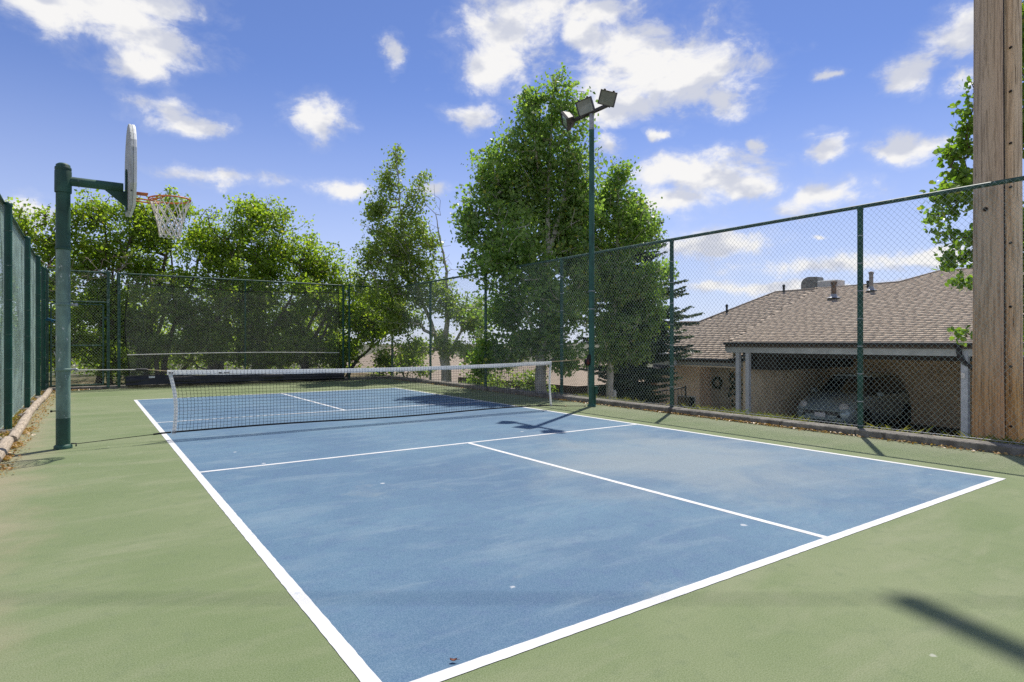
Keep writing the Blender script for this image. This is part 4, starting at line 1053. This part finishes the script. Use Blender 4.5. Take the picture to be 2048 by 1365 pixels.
# ------------------------------------------------------------------ vegetation
def leaves_mesh(pos, nrm, size, asp, rs, name, shape=4, droop=0.0):
    n = len(pos)
    t = rs.normal(size=(n, 3)); t[:, 2] -= droop
    t -= (t * nrm).sum(1)[:, None] * nrm; t /= np.linalg.norm(t, axis=1)[:, None] + 1e-9
    s = np.cross(nrm, t); L = size[:, None]; W = (size * asp)[:, None]
    if shape == 4:
        v = np.stack([pos - t * L * .5, pos + s * W * .5 + nrm * L * .06, pos + t * L * .5, pos - s * W * .5 + nrm * L * .06], 1)
        k = 4
    else:
        v = np.stack([pos - t * L * .5, pos - t * L * .22 + s * W * .46 + nrm * L * .05, pos + t * L * .15 + s * W * .42 + nrm * L * .07, pos + t * L * .56, pos + t * L * .15 - s * W * .42 + nrm * L * .07, pos - t * L * .22 - s * W * .46 + nrm * L * .05], 1)
        k = 6
    me = np_mesh(name, v.reshape(-1, 3), np.arange(n * k).reshape(n, k))
    add_var(me, rs.uniform(0, 1, n), k)
    return me
def unit(a): return a / (np.linalg.norm(a, axis=-1, keepdims=True) + 1e-9)
def ellipsoid_pts(blobs, per, rs, shell=2.0):
    P = []
    for (x, y, z, rh, rv) in blobs:
        n = max(4, int(per * (rh * rh * rv) ** .72)); k = max(4, int(15 * (rh * rh * rv) ** .5))
        # every lobe of the crown breaks up into clumps with gaps between them
        R3 = np.array([rh, rh, rv]); c = np.array([x, y, z]) + unit(rs.normal(size=(k, 3))) * (rs.uniform(.25, .92, (k, 1))) * R3
        rr = rs.uniform(.36, .66, k); pick = rs.choice(k, n, p=rr ** 2 / np.sum(rr ** 2))
        d = unit(rs.normal(size=(n, 3))); r = rs.uniform(0, 1, n)[:, None] ** (1 / shell)
        P.append(c[pick] + d * r * rr[pick][:, None] * R3)
        m = max(1, n // 24)                                           # stray shoots beyond the outline
        d = unit(rs.normal(size=(m, 3)) + np.array([0, 0, .5])); P.append(np.array([x, y, z]) + d * rs.uniform(.9, 1.2, (m, 1)) * R3)
    return np.vstack(P)
def skeleton(trunks, attr, rs, up=.6, curl=.10):
    """greedy branching: every twig tip hangs on the nearest branch node that lies below or inside of it"""
    N = []; par = []; rad_ = []
    for (pts, r0, r1) in trunks:
        pts = np.array(pts, float); base = -1
        m = 0
        for i in range(len(pts) - 1):
            seg = max(2, int(np.linalg.norm(pts[i+1] - pts[i]) / .22))
            for k in range(seg):
                q = pts[i] + (pts[i+1] - pts[i]) * k / seg
                N.append(q + rs.normal(size=3) * .012); par.append(base); f = (i + k / seg) / (len(pts) - 1); rad_.append(r0 + (r1 - r0) * f); base = len(N) - 1
        N.append(pts[-1]); par.append(base); rad_.append(r1)
    nt_ = len(N); T = np.array(N)
    dist = np.array([np.min(np.linalg.norm(T - a, axis=1)) for a in attr]); order = np.argsort(dist)
    N = list(N); arr = np.zeros((len(N) + len(attr) * 4, 3)); arr[:len(N)] = np.array(N); cnt = len(N); tips = []
    plen = np.zeros(len(arr))
    for i in order:
        a = attr[i]; d = arr[:cnt] - a; dd = np.linalg.norm(d, axis=1)
        cost = dd + up * np.maximum(0, d[:, 2] + .25 * dd) + .10 * plen[:cnt]
        j = int(np.argmin(cost)); L = dd[j]; prev = j
        if L > .5:
            for fr_ in ((.5,) if L < 1.1 else (.33, .66)):
                q = arr[j] + (a - arr[j]) * fr_ + rs.normal(size=3) * L * curl + np.array([0, 0, L * .06])
                arr[cnt] = q; par.append(prev); plen[cnt] = plen[prev] + L * fr_; prev = cnt; cnt += 1
        arr[cnt] = a; par.append(prev); plen[cnt] = plen[prev] + L * .5; tips.append(cnt); cnt += 1
    arr = arr[:cnt]; par = np.array(par[:cnt])
    w = np.zeros(cnt); w[tips] = 1
    for i in range(cnt - 1, -1, -1):
        if par[i] >= 0 and par[i] < i: w[par[i]] += w[i]
    return arr, par, w, np.array(tips), nt_, np.array(rad_)
def branch_mesh(arr, par, w, nt_, trad, rtip, name, power=.46, sides=6, keep=None):
    r = rtip * np.maximum(w, 1) ** power; r[:nt_] = np.maximum(trad, np.minimum(r[:nt_], trad * 1.15))
    r[nt_:] = np.minimum(r[nt_:], .075)
    e = np.array([i for i in range(len(arr)) if par[i] >= 0 and (keep is None or keep(i))])
    A, B_ = arr[par[e]], arr[e]; ra, rb = r[par[e]], r[e]
    ra = np.where(e >= nt_, np.minimum(ra, rb * 1.6), ra)
    t = unit(B_ - A); h = np.where(np.abs(t[:, 2:3]) < .9, np.array([0, 0, 1.]), np.array([1., 0, 0])); a = unit(np.cross(t, h)); b = np.cross(t, a)
    # grown tubes stay joined: share the frame from the world axes
    g = np.arange(sides) * 2 * PI / sides
    off = a[:, None] * np.cos(g)[None, :, None] + b[:, None] * np.sin(g)[None, :, None]
    v = np.concatenate([A[:, None] + off * ra[:, None, None], (B_ + t * rb[:, None] * .25)[:, None] + off * rb[:, None, None]], 1).reshape(-1, 3)
    base = (np.arange(len(e)) * 2 * sides)[:, None]; k = np.arange(sides)[None]; l = (k + 1) % sides
    f = np.stack([base + k, base + l, base + sides + l, base + sides + k], -1).reshape(-1, 4)
    return np_mesh(name, v, f, True)
def tree(name, label, cat, base, trunks, blobs, per, lpn, lsize, asp, spread, leafm, barkm, seed, rtip=.006, group=None, shape=4, dead=None, gap=.16, droop=.25, up=.6, shell=2.0, flat=.0):
    rs = np.random.RandomState(seed)
    t = thing(name, label, cat, base, group=group); o0 = np.array(base, float)
    attr = ellipsoid_pts(blobs, per, rs, shell)
    arr, par, w, tips, nt_, tr = skeleton(trunks, attr, rs, up)
    keep_t = lambda i: i < nt_
    starts = [i for i in range(nt_) if par[i] < 0] + [nt_]
    for a_, b_ in zip(starts[:-1], starts[1:]):
        pts = arr[a_:b_]; MB().tube([tuple(p) for p in pts], [float(x) for x in tr[a_:b_]], 10).build('trunk' if a_ == 0 or len(trunks[0][0]) == 4 else 'limb', barkm, t)
    link('branches', branch_mesh(arr - o0, par, w, nt_, tr, rtip, 'branches', keep=lambda i: i >= nt_, sides=5), barkm, t)['kind'] = 'stuff'
    # leaf sprays: some tips are bare, the others carry an uneven number of leaves
    live = tips[rs.uniform(size=len(tips)) > gap]
    cnts = (lpn * rs.uniform(.35, 1.65, len(live))).astype(int)
    cen = np.repeat(arr[live], cnts, 0); pa = np.repeat(arr[par[live]], cnts, 0)
    s = rs.uniform(0, 1, len(cen))[:, None] ** 2 * .6
    sp = np.repeat(spread * rs.uniform(.6, 1.3, len(live)), cnts)[:, None]
    pos = cen + (pa - cen) * s + np.clip(rs.normal(size=cen.shape), -1.7, 1.7) * sp * np.array([1, 1, .8])
    nrm = rs.normal(size=cen.shape) * .75 + np.repeat(unit(rs.normal(size=(len(live), 3))), cnts, 0); nrm[:, 2] += flat; nrm = unit(nrm)
    size = lsize * rs.uniform(.5, 1.4, len(cen))
    crown = link('crown', leaves_mesh(pos - o0, nrm, size, asp, rs, 'crown', shape, droop), leafm, t)
    if dead:
        ad = ellipsoid_pts(dead, 60, rs, 2.6)
        a2, p2, w2, t2, n2, r2 = skeleton(trunks, ad, rs, .2, .22)
        link('dead_twigs', branch_mesh(a2 - o0, p2, w2, n2, r2, .004, 'dead_twigs', keep=lambda i: i >= n2, sides=4, power=.36), M['bark_dead'], t)['kind'] = 'stuff'
    return t

ASP_C = [(8.98,10.90,7.35,0.56,0.80),(9.67,10.42,7.42,0.53,0.86),(9.39,10.98,6.18,1.15,1.08),(8.00,11.58,5.43,0.90,1.00),(7.36,11.54,4.42,0.54,0.91),(7.94,11.02,3.63,1.09,1.09),(9.63,11.18,4.48,1.31,1.31),(9.85,10.29,5.29,0.53,1.33),(8.79,10.54,2.48,1.23,0.97),(8.39,11.80,2.20,0.88,0.82),(9.80,10.33,2.91,0.60,1.33),(8.48,10.88,1.38,0.78,0.49),(9.42,10.60,1.64,0.73,0.60),(8.3,11.6,.95,.75,.5),(9.35,10.45,1.0,.6,.5),(7.95,11.9,.7,.5,.4),(8.5,11.2,6.2,.7,.8),(8.9,10.9,6.9,.5,.5),(10.3,10.6,4.7,.55,1.0),(10.25,10.6,3.2,.6,.9),(8.6,11.3,5.0,.8,.8)]
ASP_R = [(11.52,10.47,6.06,0.28,0.48),(11.36,10.59,4.86,0.57,0.85),(11.82,10.26,4.29,0.64,0.99),(11.45,10.52,3.02,0.78,1.06),(12.06,10.10,3.02,0.60,0.99),(11.57,10.44,1.60,0.78,0.78),(12.27,9.95,2.17,0.43,0.64),(11.20,10.70,0.82,0.48,0.48),(12.01,10.13,1.17,0.50,0.43)]
ASP_L = [(7.79,17.22,7.69,0.22,0.51),(7.68,17.30,6.58,0.61,1.02),(8.33,16.84,5.99,0.54,1.02),(7.19,17.63,5.91,0.47,1.02),(7.61,17.34,4.72,1.19,1.19),(8.58,16.67,4.38,0.71,1.02),(7.88,17.15,3.19,1.27,1.02),(7.08,17.71,3.87,0.61,0.85),(8.86,16.47,2.85,0.85,0.85),(9.55,15.99,2.01,0.76,0.71),(7.88,17.15,2.01,1.02,0.68),(9.14,16.28,1.16,0.64,0.47),(10.04,15.65,1.75,0.68,0.71),(9.9,15.7,.9,.7,.45),(8.6,16.9,1.2,.7,.5),(6.80,17.91,3.28,0.37,0.76)]
tree('aspen_tree', 'tall full green aspen with a white trunk right behind the middle of the net', 'tree', (8.95, 10.68, -.35),
     [([(8.95, 10.68, -.35), (8.93, 10.68, .6), (9.0, 10.66, 1.6), (9.1, 10.7, 3.2), (9.25, 10.75, 5.2), (9.3, 10.7, 7.6)], .175, .02),
      ([(9.05, 10.68, 2.2), (8.6, 10.9, 3.4), (8.3, 11.2, 4.8)], .075, .02), ([(9.2, 10.7, 3.6), (9.6, 10.5, 5.2), (9.7, 10.4, 7.4)], .07, .015)],
     ASP_C, 165, 31, .086, .92, .15, M['aspenleaf'], M['bark_aspen'], 11, gap=.10)
tree('aspen_tree', 'smaller aspen between the floodlight pole and the dark spruce', 'tree', (11.3, 10.6, -1.4),
     [([(11.3, 10.6, -1.4), (11.35, 10.6, .5), (11.45, 10.5, 2.6), (11.5, 10.45, 4.6), (11.52, 10.47, 6.2)], .12, .015)],
     [(a, b_, c_, d * 1.18, e * 1.08) for a, b_, c_, d, e in ASP_R] + [(10.95, 10.9, 4.6, .5, .9), (10.9, 10.9, 3.0, .55, .9), (12.0, 10.2, 4.9, .35, .5)], 185, 28, .086, .92, .15, M['aspenleaf'], M['bark_aspen'], 12, gap=.10)
tree('aspen_tree', 'pale thin leaved aspen clump with forked white stems at the far right corner', 'tree', (9.15, 16.25, -.6),
     [([(9.15, 16.25, -.6), (9.17, 16.25, .3), (9.1, 16.3, .75)], .19, .16),
      ([(9.1, 16.3, .7), (8.8, 16.5, 1.7), (8.3, 16.9, 3.4), (7.9, 17.1, 5.4), (7.8, 17.2, 7.4)], .09, .012),
      ([(9.12, 16.28, .7), (9.2, 16.25, 2.0), (9.15, 16.2, 3.6), (8.9, 16.5, 5.6)], .115, .012),
      ([(9.15, 16.26, .6), (9.6, 16.0, 1.6), (9.75, 15.8, 2.9)], .07, .015)],
     ASP_L, 160, 27, .084, .85, .15, M['aspenpale'], M['bark_aspen'], 13, gap=.22,
     dead=[(9.25, 16.2, 3.4, .6, 1.2), (8.9, 16.4, 5.6, .25, 1.2), (9.5, 16.0, 2.2, .6, .6)])

OAKS = [
 ([(-2.13,19.70,4.60,0.63,0.63),(-1.63,19.70,4.02,0.71,0.64),(-2.56,19.70,3.79,0.69,0.69),(-2.13,19.70,2.85,0.84,0.84),(-2.67,19.70,4.75,0.41,0.41),(-1.2,19.8,4.5,.6,.5)], (-2.2, 19.6), -.2, 'sparse scrub oak at the far left, above the corner of the left fence', True, .36),
 ([(-0.63,20.00,5.04,0.86,0.67),(0.28,20.10,5.33,0.84,0.58),(-0.13,20.00,4.19,1.06,0.83),(-0.99,19.90,3.53,0.74,0.81),(-0.26,20.20,2.37,1.20,0.98)], (-.4, 19.9), .3, 'twiggy scrub oak behind the gate, its dead branches hanging over the fence', True, .24),
 ([(1.40,20.40,5.59,0.68,0.52),(1.06,20.20,4.67,1.12,0.88),(2.12,20.50,4.65,0.69,0.79),(1.23,20.40,3.25,1.28,0.96),(1.82,20.40,1.98,0.98,0.81),(2.45,20.2,4.1,.7,.7)], (.9, 20.2), .6, 'bushy scrub oak directly behind the basketball net', False, .16),
 ([(3.15,20.00,5.24,0.92,0.75),(3.70,20.10,5.72,0.54,0.44),(2.92,20.20,3.97,1.16,0.96),(4.02,19.90,4.19,0.82,0.99),(3.23,20.00,2.49,1.17,1.00)], (2.6, 20.0), .9, 'leaning scrub oak behind the left half of the backstop net', False, .18),
 ([(4.75,20.30,5.55,0.92,0.74),(5.30,20.10,4.55,0.93,0.98),(4.50,20.40,3.43,1.05,1.05),(5.83,20.30,3.41,0.72,1.00),(4.92,20.30,2.04,1.06,0.88),(6.0,20.0,4.35,.6,.5)], (3.9, 20.1), 1.1, 'scrub oak with a tall crown behind the right half of the backstop net', False, .16),
 ([(6.04,19.80,3.92,0.68,0.75),(6.95,19.60,3.53,0.77,0.88),(6.22,19.90,2.59,0.90,1.04),(7.20,19.70,2.07,0.83,0.88),(7.91,19.80,2.74,0.71,1.03)], (5.5, 19.7), 1.4, 'low spreading scrub oak at the right end of the backstop net', True, .2),
 ([(8.14,19.40,2.97,0.78,0.78),(7.52,19.40,1.88,0.88,0.77),(8.74,19.40,2.09,0.87,0.79)], (6.7, 19.3), 1.2, 'arching scrub oak drooping beyond the far right corner post', True, .2),
 ([(-1.80,22.60,3.25,1.29,1.13),(-0.74,22.60,1.99,1.33,0.99),(-2.55,22.60,1.95,1.10,0.94)], (-1.6, 22.6), .2, 'dark scrub oak deep in shade behind the gate', False, .1),
 ([(1.00,23.00,2.92,1.59,1.24),(2.59,23.00,2.44,1.66,1.29),(1.78,23.00,1.33,1.62,0.72)], (1.7, 23.0), .2, 'shaded scrub oak filling the back of the thicket on the left', False, .1),
 ([(4.68,23.00,2.89,1.74,1.36),(6.60,23.00,2.36,1.83,1.22),(5.43,23.00,1.14,1.58,0.79)], (5.2, 23.0), .2, 'shaded scrub oak filling the back of the thicket on the right', False, .1)]
for i, (bl, (bx, by), lean, lab, dead, gap) in enumerate(OAKS):
    rs = np.random.RandomState(60 + i); zg = float(ground_z(bx, by)) - .1; tr = []
    for k in range(3 if i < 7 else 2):
        b0 = np.array([bx + rs.uniform(-.25, .25), by + rs.uniform(-.25, .25), zg]); tgt = np.array(bl[k % len(bl)][:3]) + rs.uniform(-.3, .3, 3)
        tgt[2] -= bl[k % len(bl)][4] * .3
        m1 = b0 + (tgt - b0) * .33 + np.array([-lean * .16 + rs.uniform(-.15, .15), rs.uniform(-.2, .2), .05]); m2 = b0 + (tgt - b0) * .68 + np.array([rs.uniform(-.22, .22), rs.uniform(-.2, .2), .05])
        tr.append(([tuple(b0), tuple(m1), tuple(m2), tuple(tgt)], rs.uniform(.075, .115), .018))
    if i < 7:      # low side shoots that close the thicket between the stems
        bl = bl + [(bx + rs.uniform(-.6, .9), by + rs.uniform(-.5, .5), rs.uniform(.6, 1.9), .75, .6) for _ in range(5)] + [(bx + .4 + rs.uniform(-.6, .6), by - .3, rs.uniform(2.4, 2.9), .8, .5)]
    else:
        bl = bl + [(bx + rs.uniform(-1.6, 1.6), by + .3, rs.uniform(.5, 1.3), 1.3, .7) for _ in range(4)]
    dd = [(b[0], b[1] - .35, b[2] - .25, b[3] * .8, b[4] * .8) for b in bl[2:5]] if dead else None
    if i < 2: dd = [(bx + .1, by - .8, 3.4, 1.0, .55), (bx + .9, by - .8, 3.1, .8, .45)]
    tree('scrub_oak', lab, 'tree', (bx, by, zg), tr, bl, 150 if i < 7 else 30, 27 if i < 7 else 28, .104, .64, .16, M['oakleaf'], M['bark_oak'], 80 + i,
         group='scrub oaks behind the far fence', gap=gap + .10, dead=dd, rtip=.0065, droop=-.2, flat=.5)

# the scrub goes on down the slope behind the thicket as one mass
rs = np.random.RandomState(66); n_ = 26000
px_ = rs.uniform(-14, 13, n_); py_ = rs.uniform(25.5, 29.5, n_); hh_ = 1.1 + .7 * np.sin(px_ * 1.3) * np.sin(px_ * .47 + 1) + .5 * np.sin(px_ * 2.9)
pz_ = ground_z(px_, py_) + (1.5 + hh_) * rs.beta(1.4, 1.1, n_)
tag(link('thicket', leaves_mesh(np.stack([px_, py_, pz_], -1), unit(rs.normal(size=(n_, 3)) + np.array([0, 0, .6])), .15 * rs.uniform(.6, 1.3, n_), .6, rs, 'thicket'), M['oakleaf']), 'distant mass of low scrub behind the oaks', 'scrub', kind='stuff')

# cottonwood at the right edge, behind the utility poles
COT = [(10.11,1.83,3.29,0.26,0.46),(10.33,1.80,3.98,0.23,0.35),(10.28,1.71,2.68,0.28,0.37),(10.42,1.73,4.71,0.16,0.39),(9.75,1.84,3.51,0.15,0.20),(10.37,1.65,5.14,0.08,0.20),(11.24,1.16,5.80,0.43,0.86),(10.99,0.97,4.15,0.45,0.83),(10.86,1.06,2.80,0.36,0.83),(11.05,0.93,1.74,0.45,0.68),(10.45,1.72,2.22,0.16,0.12),(10.23,1.74,1.41,0.12,0.09),(11.8,.3,5.0,.9,1.4),(12.2,.6,3.2,.9,1.0)]
tree('cottonwood_tree', 'broad leaved bright green tree at the right edge, behind the utility poles', 'tree', (11.6, .75, -1.4),
     [([(11.6, .75, -1.4), (11.55, .8, .6), (11.4, .9, 2.2), (11.4, 1.0, 4.2), (11.5, .9, 6.2)], .17, .02), ([(11.5, .85, 1.2), (10.9, 1.3, 2.3), (10.4, 1.7, 3.6)], .06, .012)],
     [(a, b_, c_, d * 1.25, e * 1.15) for a, b_, c_, d, e in COT], 330, 15, .074, .95, .085, M['cottonleaf'], M['bark_brown'], 21, shape=6, gap=.05, rtip=.0035, droop=.4)
tree('branch_spray', 'loose leafy spray hanging in front of the paler utility pole', 'branch', (8.32, .42, 3.7),
     [([(8.62, .15, 3.85), (8.45, .3, 3.98), (8.25, .42, 4.02)], .010, .004)],
     [(8.05,0.52,4.01,0.13,0.05),(8.16,0.45,3.80,0.09,0.08)], 700, 4, .075, .95, .03, M['cottonleaf'], M['bark_brown'], 22, shape=6, gap=.0, rtip=.002) if False else None

for (nm_, lab_, bx_, by_, hh_, sd_) in [('shrub', 'leafy shrub on the slope below the trunk of the big aspen', 10.3, 13.6, 1.5, 71), ('shrub', 'loose shrub growing beside the forked stems of the pale aspen', 10.6, 15.9, 1.6, 72), ('shrub', 'low shrub on the slope between the pale aspen and the corner post', 8.6, 18.5, 1.5, 73)]:
    zg_ = float(ground_z(bx_, by_)) - .05
    tree(nm_, lab_, 'shrub', (bx_, by_, zg_), [([(bx_, by_, zg_), (bx_ + .05, by_, zg_ + hh_ * .5), (bx_ - .05, by_ + .05, zg_ + hh_)], .03, .008), ([(bx_ + .05, by_, zg_), (bx_ + .3, by_ - .2, zg_ + hh_ * .6)], .025, .008)],
         [(bx_, by_, zg_ + hh_ * .65, .8, hh_ * .45), (bx_ + .5, by_ - .4, zg_ + hh_ * .5, .6, hh_ * .4), (bx_ - .5, by_ + .4, zg_ + hh_ * .55, .65, hh_ * .42)], 110, 40, .085, .8, .17, M['aspenpale'], M['bark_brown'], sd_, group='shrubs below the court')
# spruce
def spruce(base, top, rmax, seed, label):
    rs = np.random.RandomState(seed); x, y, z0 = base; t = thing('spruce_tree', label, 'tree', base); o0 = np.array(base, float)
    MB().tube([(x, y, z0), (x + .05, y, (z0 + top) / 2), (x, y, top)], [.16, .09, .012], 10).build('trunk', M['bark_brown'], t)
    paths = []; pos = []; tdir = []; z = z0 + .75
    b = MB()
    while z < top - .12:
        f = (z - z0) / (top - z0); L = rmax * min(1, (1 - f) ** .8 * 1.25, .15 + 1.3 * f) + .10
        nb = int(7 + 4 * (1 - f)); a0 = rs.uniform(0, 6)
        for k in range(nb):
            a = a0 + 2 * PI * k / nb + rs.uniform(-.45, .45); l = L * rs.uniform(.55, 1.15); zz = z + rs.uniform(-.13, .13); dq = rs.uniform(.18, .50); cu = rs.uniform(.10, .34)
            dr = np.array([math.cos(a), math.sin(a), 0]); P_ = []
            for s in np.linspace(0, 1, 7): P_.append(np.array([x, y, zz]) + dr * l * s + np.array([0, 0, -dq * l * s + cu * l * s ** 2.4 + (.10 * l * s if f > .7 else 0)]))
            b.tube(P_, [max(.004, .02 * (1 - s)) for s in np.linspace(0, 1, 7)], 4, False)
            P_ = np.array(P_); side = np.array([-dr[1], dr[0], 0])
            n = int(l / .034)
            for q in range(n):
                s = (q + .5) / n
                if s < .12: continue
                i = min(5, int(s * 6)); c = P_[i] + (P_[i+1] - P_[i]) * (s * 6 - i); ax = unit(P_[i+1] - P_[i])
                for sg in (-1, 1):
                    tl_ = .33 * l ** .5 * (1 - s * .75) * rs.uniform(.6, 1.2)
                    td = unit(ax * .75 + side * sg * .8 + np.array([0, 0, -.35])); m = max(2, int(tl_ / .045))
                    for w_ in range(m):
                        pos.append(c + td * tl_ * (w_ + .5) / m); tdir.append(td)
        z += .12 + .05 * (1 - f)
    b.build('branches', M['bark_brown'], t)['kind'] = 'stuff'
    pos = np.array(pos); td = np.array(tdir); n = len(pos)
    pos = np.repeat(pos, 2, 0) + rs.normal(size=(2 * n, 3)) * .012; td = unit(np.repeat(td, 2, 0) + rs.normal(size=(2 * n, 3)) * .45); n *= 2
    s = unit(np.cross(td, rs.normal(size=(n, 3)))); L = (.085 * rs.uniform(.7, 1.3, n))[:, None]; W = (.017 * rs.uniform(.8, 1.3, n))[:, None]
    v = np.stack([pos - td * L * .5, pos + s * W, pos + td * L * .6, pos - s * W], 1).reshape(-1, 3) - o0
    me = np_mesh('needles', v, np.arange(4 * n).reshape(n, 4)); add_var(me, rs.uniform(0, .9, n), 4)
    link('needles', me, M['spruce'], t)
spruce((13.1, 11.42, -1.45), 5.9, 2.55, 31, 'dark spruce standing between the small aspen and the carport house')

# grass and weeds behind the right kerb, dry leaves blown against both edges
def blades(n, fx, fy, hmin, hmax, name, mat, seed, dens=None):
    rs = np.random.RandomState(seed); x = rs.uniform(*fx, n); y = rs.uniform(*fy, n)
    if dens is not None: k = rs.uniform(size=n) < dens(x, y); x, y = x[k], y[k]
    n = len(x); z = ground_z(x, y) - .01; h = rs.uniform(hmin, hmax, n) * rs.uniform(.5, 1.1, n); a = rs.uniform(0, 2 * PI, n)
    w = .0045; d = np.stack([np.cos(a), np.sin(a), 0 * a], -1); p = np.stack([x, y, z], -1); lean = rs.normal(size=(n, 3)) * .5 * h[:, None]; lean[:, 2] = h
    v = np.stack([p - d * w, p + d * w, p + lean * .6 + d * w * .7, p + lean * np.array([1.3, 1.3, 1])], 1).reshape(-1, 3)
    me = np_mesh(name, v, np.arange(4 * n).reshape(n, 4)); add_var(me, rs.uniform(0, .95, n), 4)
    return tag(link(name, me, mat), kind='stuff')
tag(blades(15000, (7.80, 8.9), (-2.2, 8.2), .05, .14, 'grass', M['grassleaf'], 51, lambda x, y: np.clip(.35 + .5 * np.sin(y * 1.7 + 1) + .3 * np.sin(y * 4.1), .06, 1) * np.exp(-(x - 7.9) * .5)), 'yellowing grass growing behind the kerb of the right fence', 'grass')
tag(blades(1500, (-1.98, -1.70), (5.2, 17.0), .04, .14, 'grass', M['grassleaf'], 52), 'thin dry grass under the left fence', 'grass')
def litter(spots, name, label, seed):
    rs = np.random.RandomState(seed); P = []
    for (x0, x1, y0, y1, z, n) in spots:
        q = np.stack([x0 + (x1 - x0) * rs.beta(1.3, 2.2, n), rs.uniform(y0, y1, n), z + rs.uniform(0, .018, n)], -1); P.append(q)
    P = np.vstack(P); n = len(P); nr = rs.normal(size=(n, 3)) * .45; nr[:, 2] += 1
    me = leaves_mesh(P, unit(nr), .036 * rs.uniform(.5, 1.4, n), .6, rs, name)
    return tag(link(name, me, M['litter']), label, 'leaf litter', kind='stuff')
def heap(cx, cy, r, n, z): return [(cx - r, cx + r, cy - r * 1.5, cy + r * 1.5, z, n)]
litter([(-1.56, -1.35, 5.3, 17.2, .008, 700), (-1.69, -1.95, 5.2, 17.2, .02, 2200), (-1.57, -1.45, 8.6, 9.1, .012, 220), (-1.57, -1.46, 7.2, 7.6, .012, 160), (-1.57, -1.48, 6.3, 6.7, .012, 160)] + [(-1.6, -.4, 17.28, 17.48, .01, 350), (-1.6, 0, 17.7, 18.6, .03, 500)],
       'leaf_litter', 'orange dry leaves blown against the timbers and the left fence', 61)
litter([(7.60, 7.42, -1, 8.5, .008, 800), (7.595, 7.5, 2.2, 5.8, .01, 500), (7.59, 7.45, 8, 17, .008, 300), (7.9, 8.4, -1, 8, .01, 500)], 'leaf_litter', 'dry leaves along the foot of the right kerb', 62)
stn = ['pale stone lying between the timber and the left fence, nearest the hoop', 'rounded grey stone beside the second thick post of the left fence', 'small stone at the third post of the left fence', 'flat stone near the far end of the left timbers']
for i, (x, y_, r_) in enumerate([(-1.73, 7.9, .07), (-1.72, 10.9, .08), (-1.73, 13.6, .09), (-1.72, 14.8, .08)]):
    rs = np.random.RandomState(90 + i); t = MB(); P_ = []
    for a in np.linspace(0, PI, 6):
        for g in np.linspace(0, 2 * PI, 9)[:-1]: P_.append((x + r_ * math.sin(a) * math.cos(g) * rs.uniform(.85, 1.15) * .6, y_ + r_ * math.sin(a) * math.sin(g) * rs.uniform(.85, 1.15) * 1.4, .03 + r_ * .6 * math.cos(a) * rs.uniform(.9, 1.1)))
    t.add(P_, [(k*8+g, (k+1)*8+g, (k+1)*8+(g+1) % 8, k*8+(g+1) % 8) for k in range(5) for g in range(8)], True)
    tag(t.build('stone', M['concrete']), stn[i], 'stone', 'stones under the left fence')
# one curled leaf on the near blue court
b = MB(); N_ = 7; V = []
for i in range(N_):
    s = i / (N_ - 1); w_ = .0075 * math.sin(PI * (.12 + .80 * s)) ; zc = .008 + .006 * abs(2 * s - 1) ** 2
    cx_, cy_ = .336 + .024 * s, .098 - .015 * s
    for k in (-1, 0, 1): V.append((cx_ + k * w_ * .55, cy_ + k * w_ * .85, zc + (.006 if k else 0)))
b.add(V, [(i*3+k, i*3+k+1, (i+1)*3+k+1, (i+1)*3+k) for i in range(N_ - 1) for k in (0, 1)], True)
b.tube([(.360, .083, .014), (.369, .078, .015)], .001, 4)
tag(b.build('dry_leaf', paint('brown_leaf', (.17, .055, .025), .7, .3, 60)), 'single curled brown leaf lying on the blue court near the baseline', 'leaf')
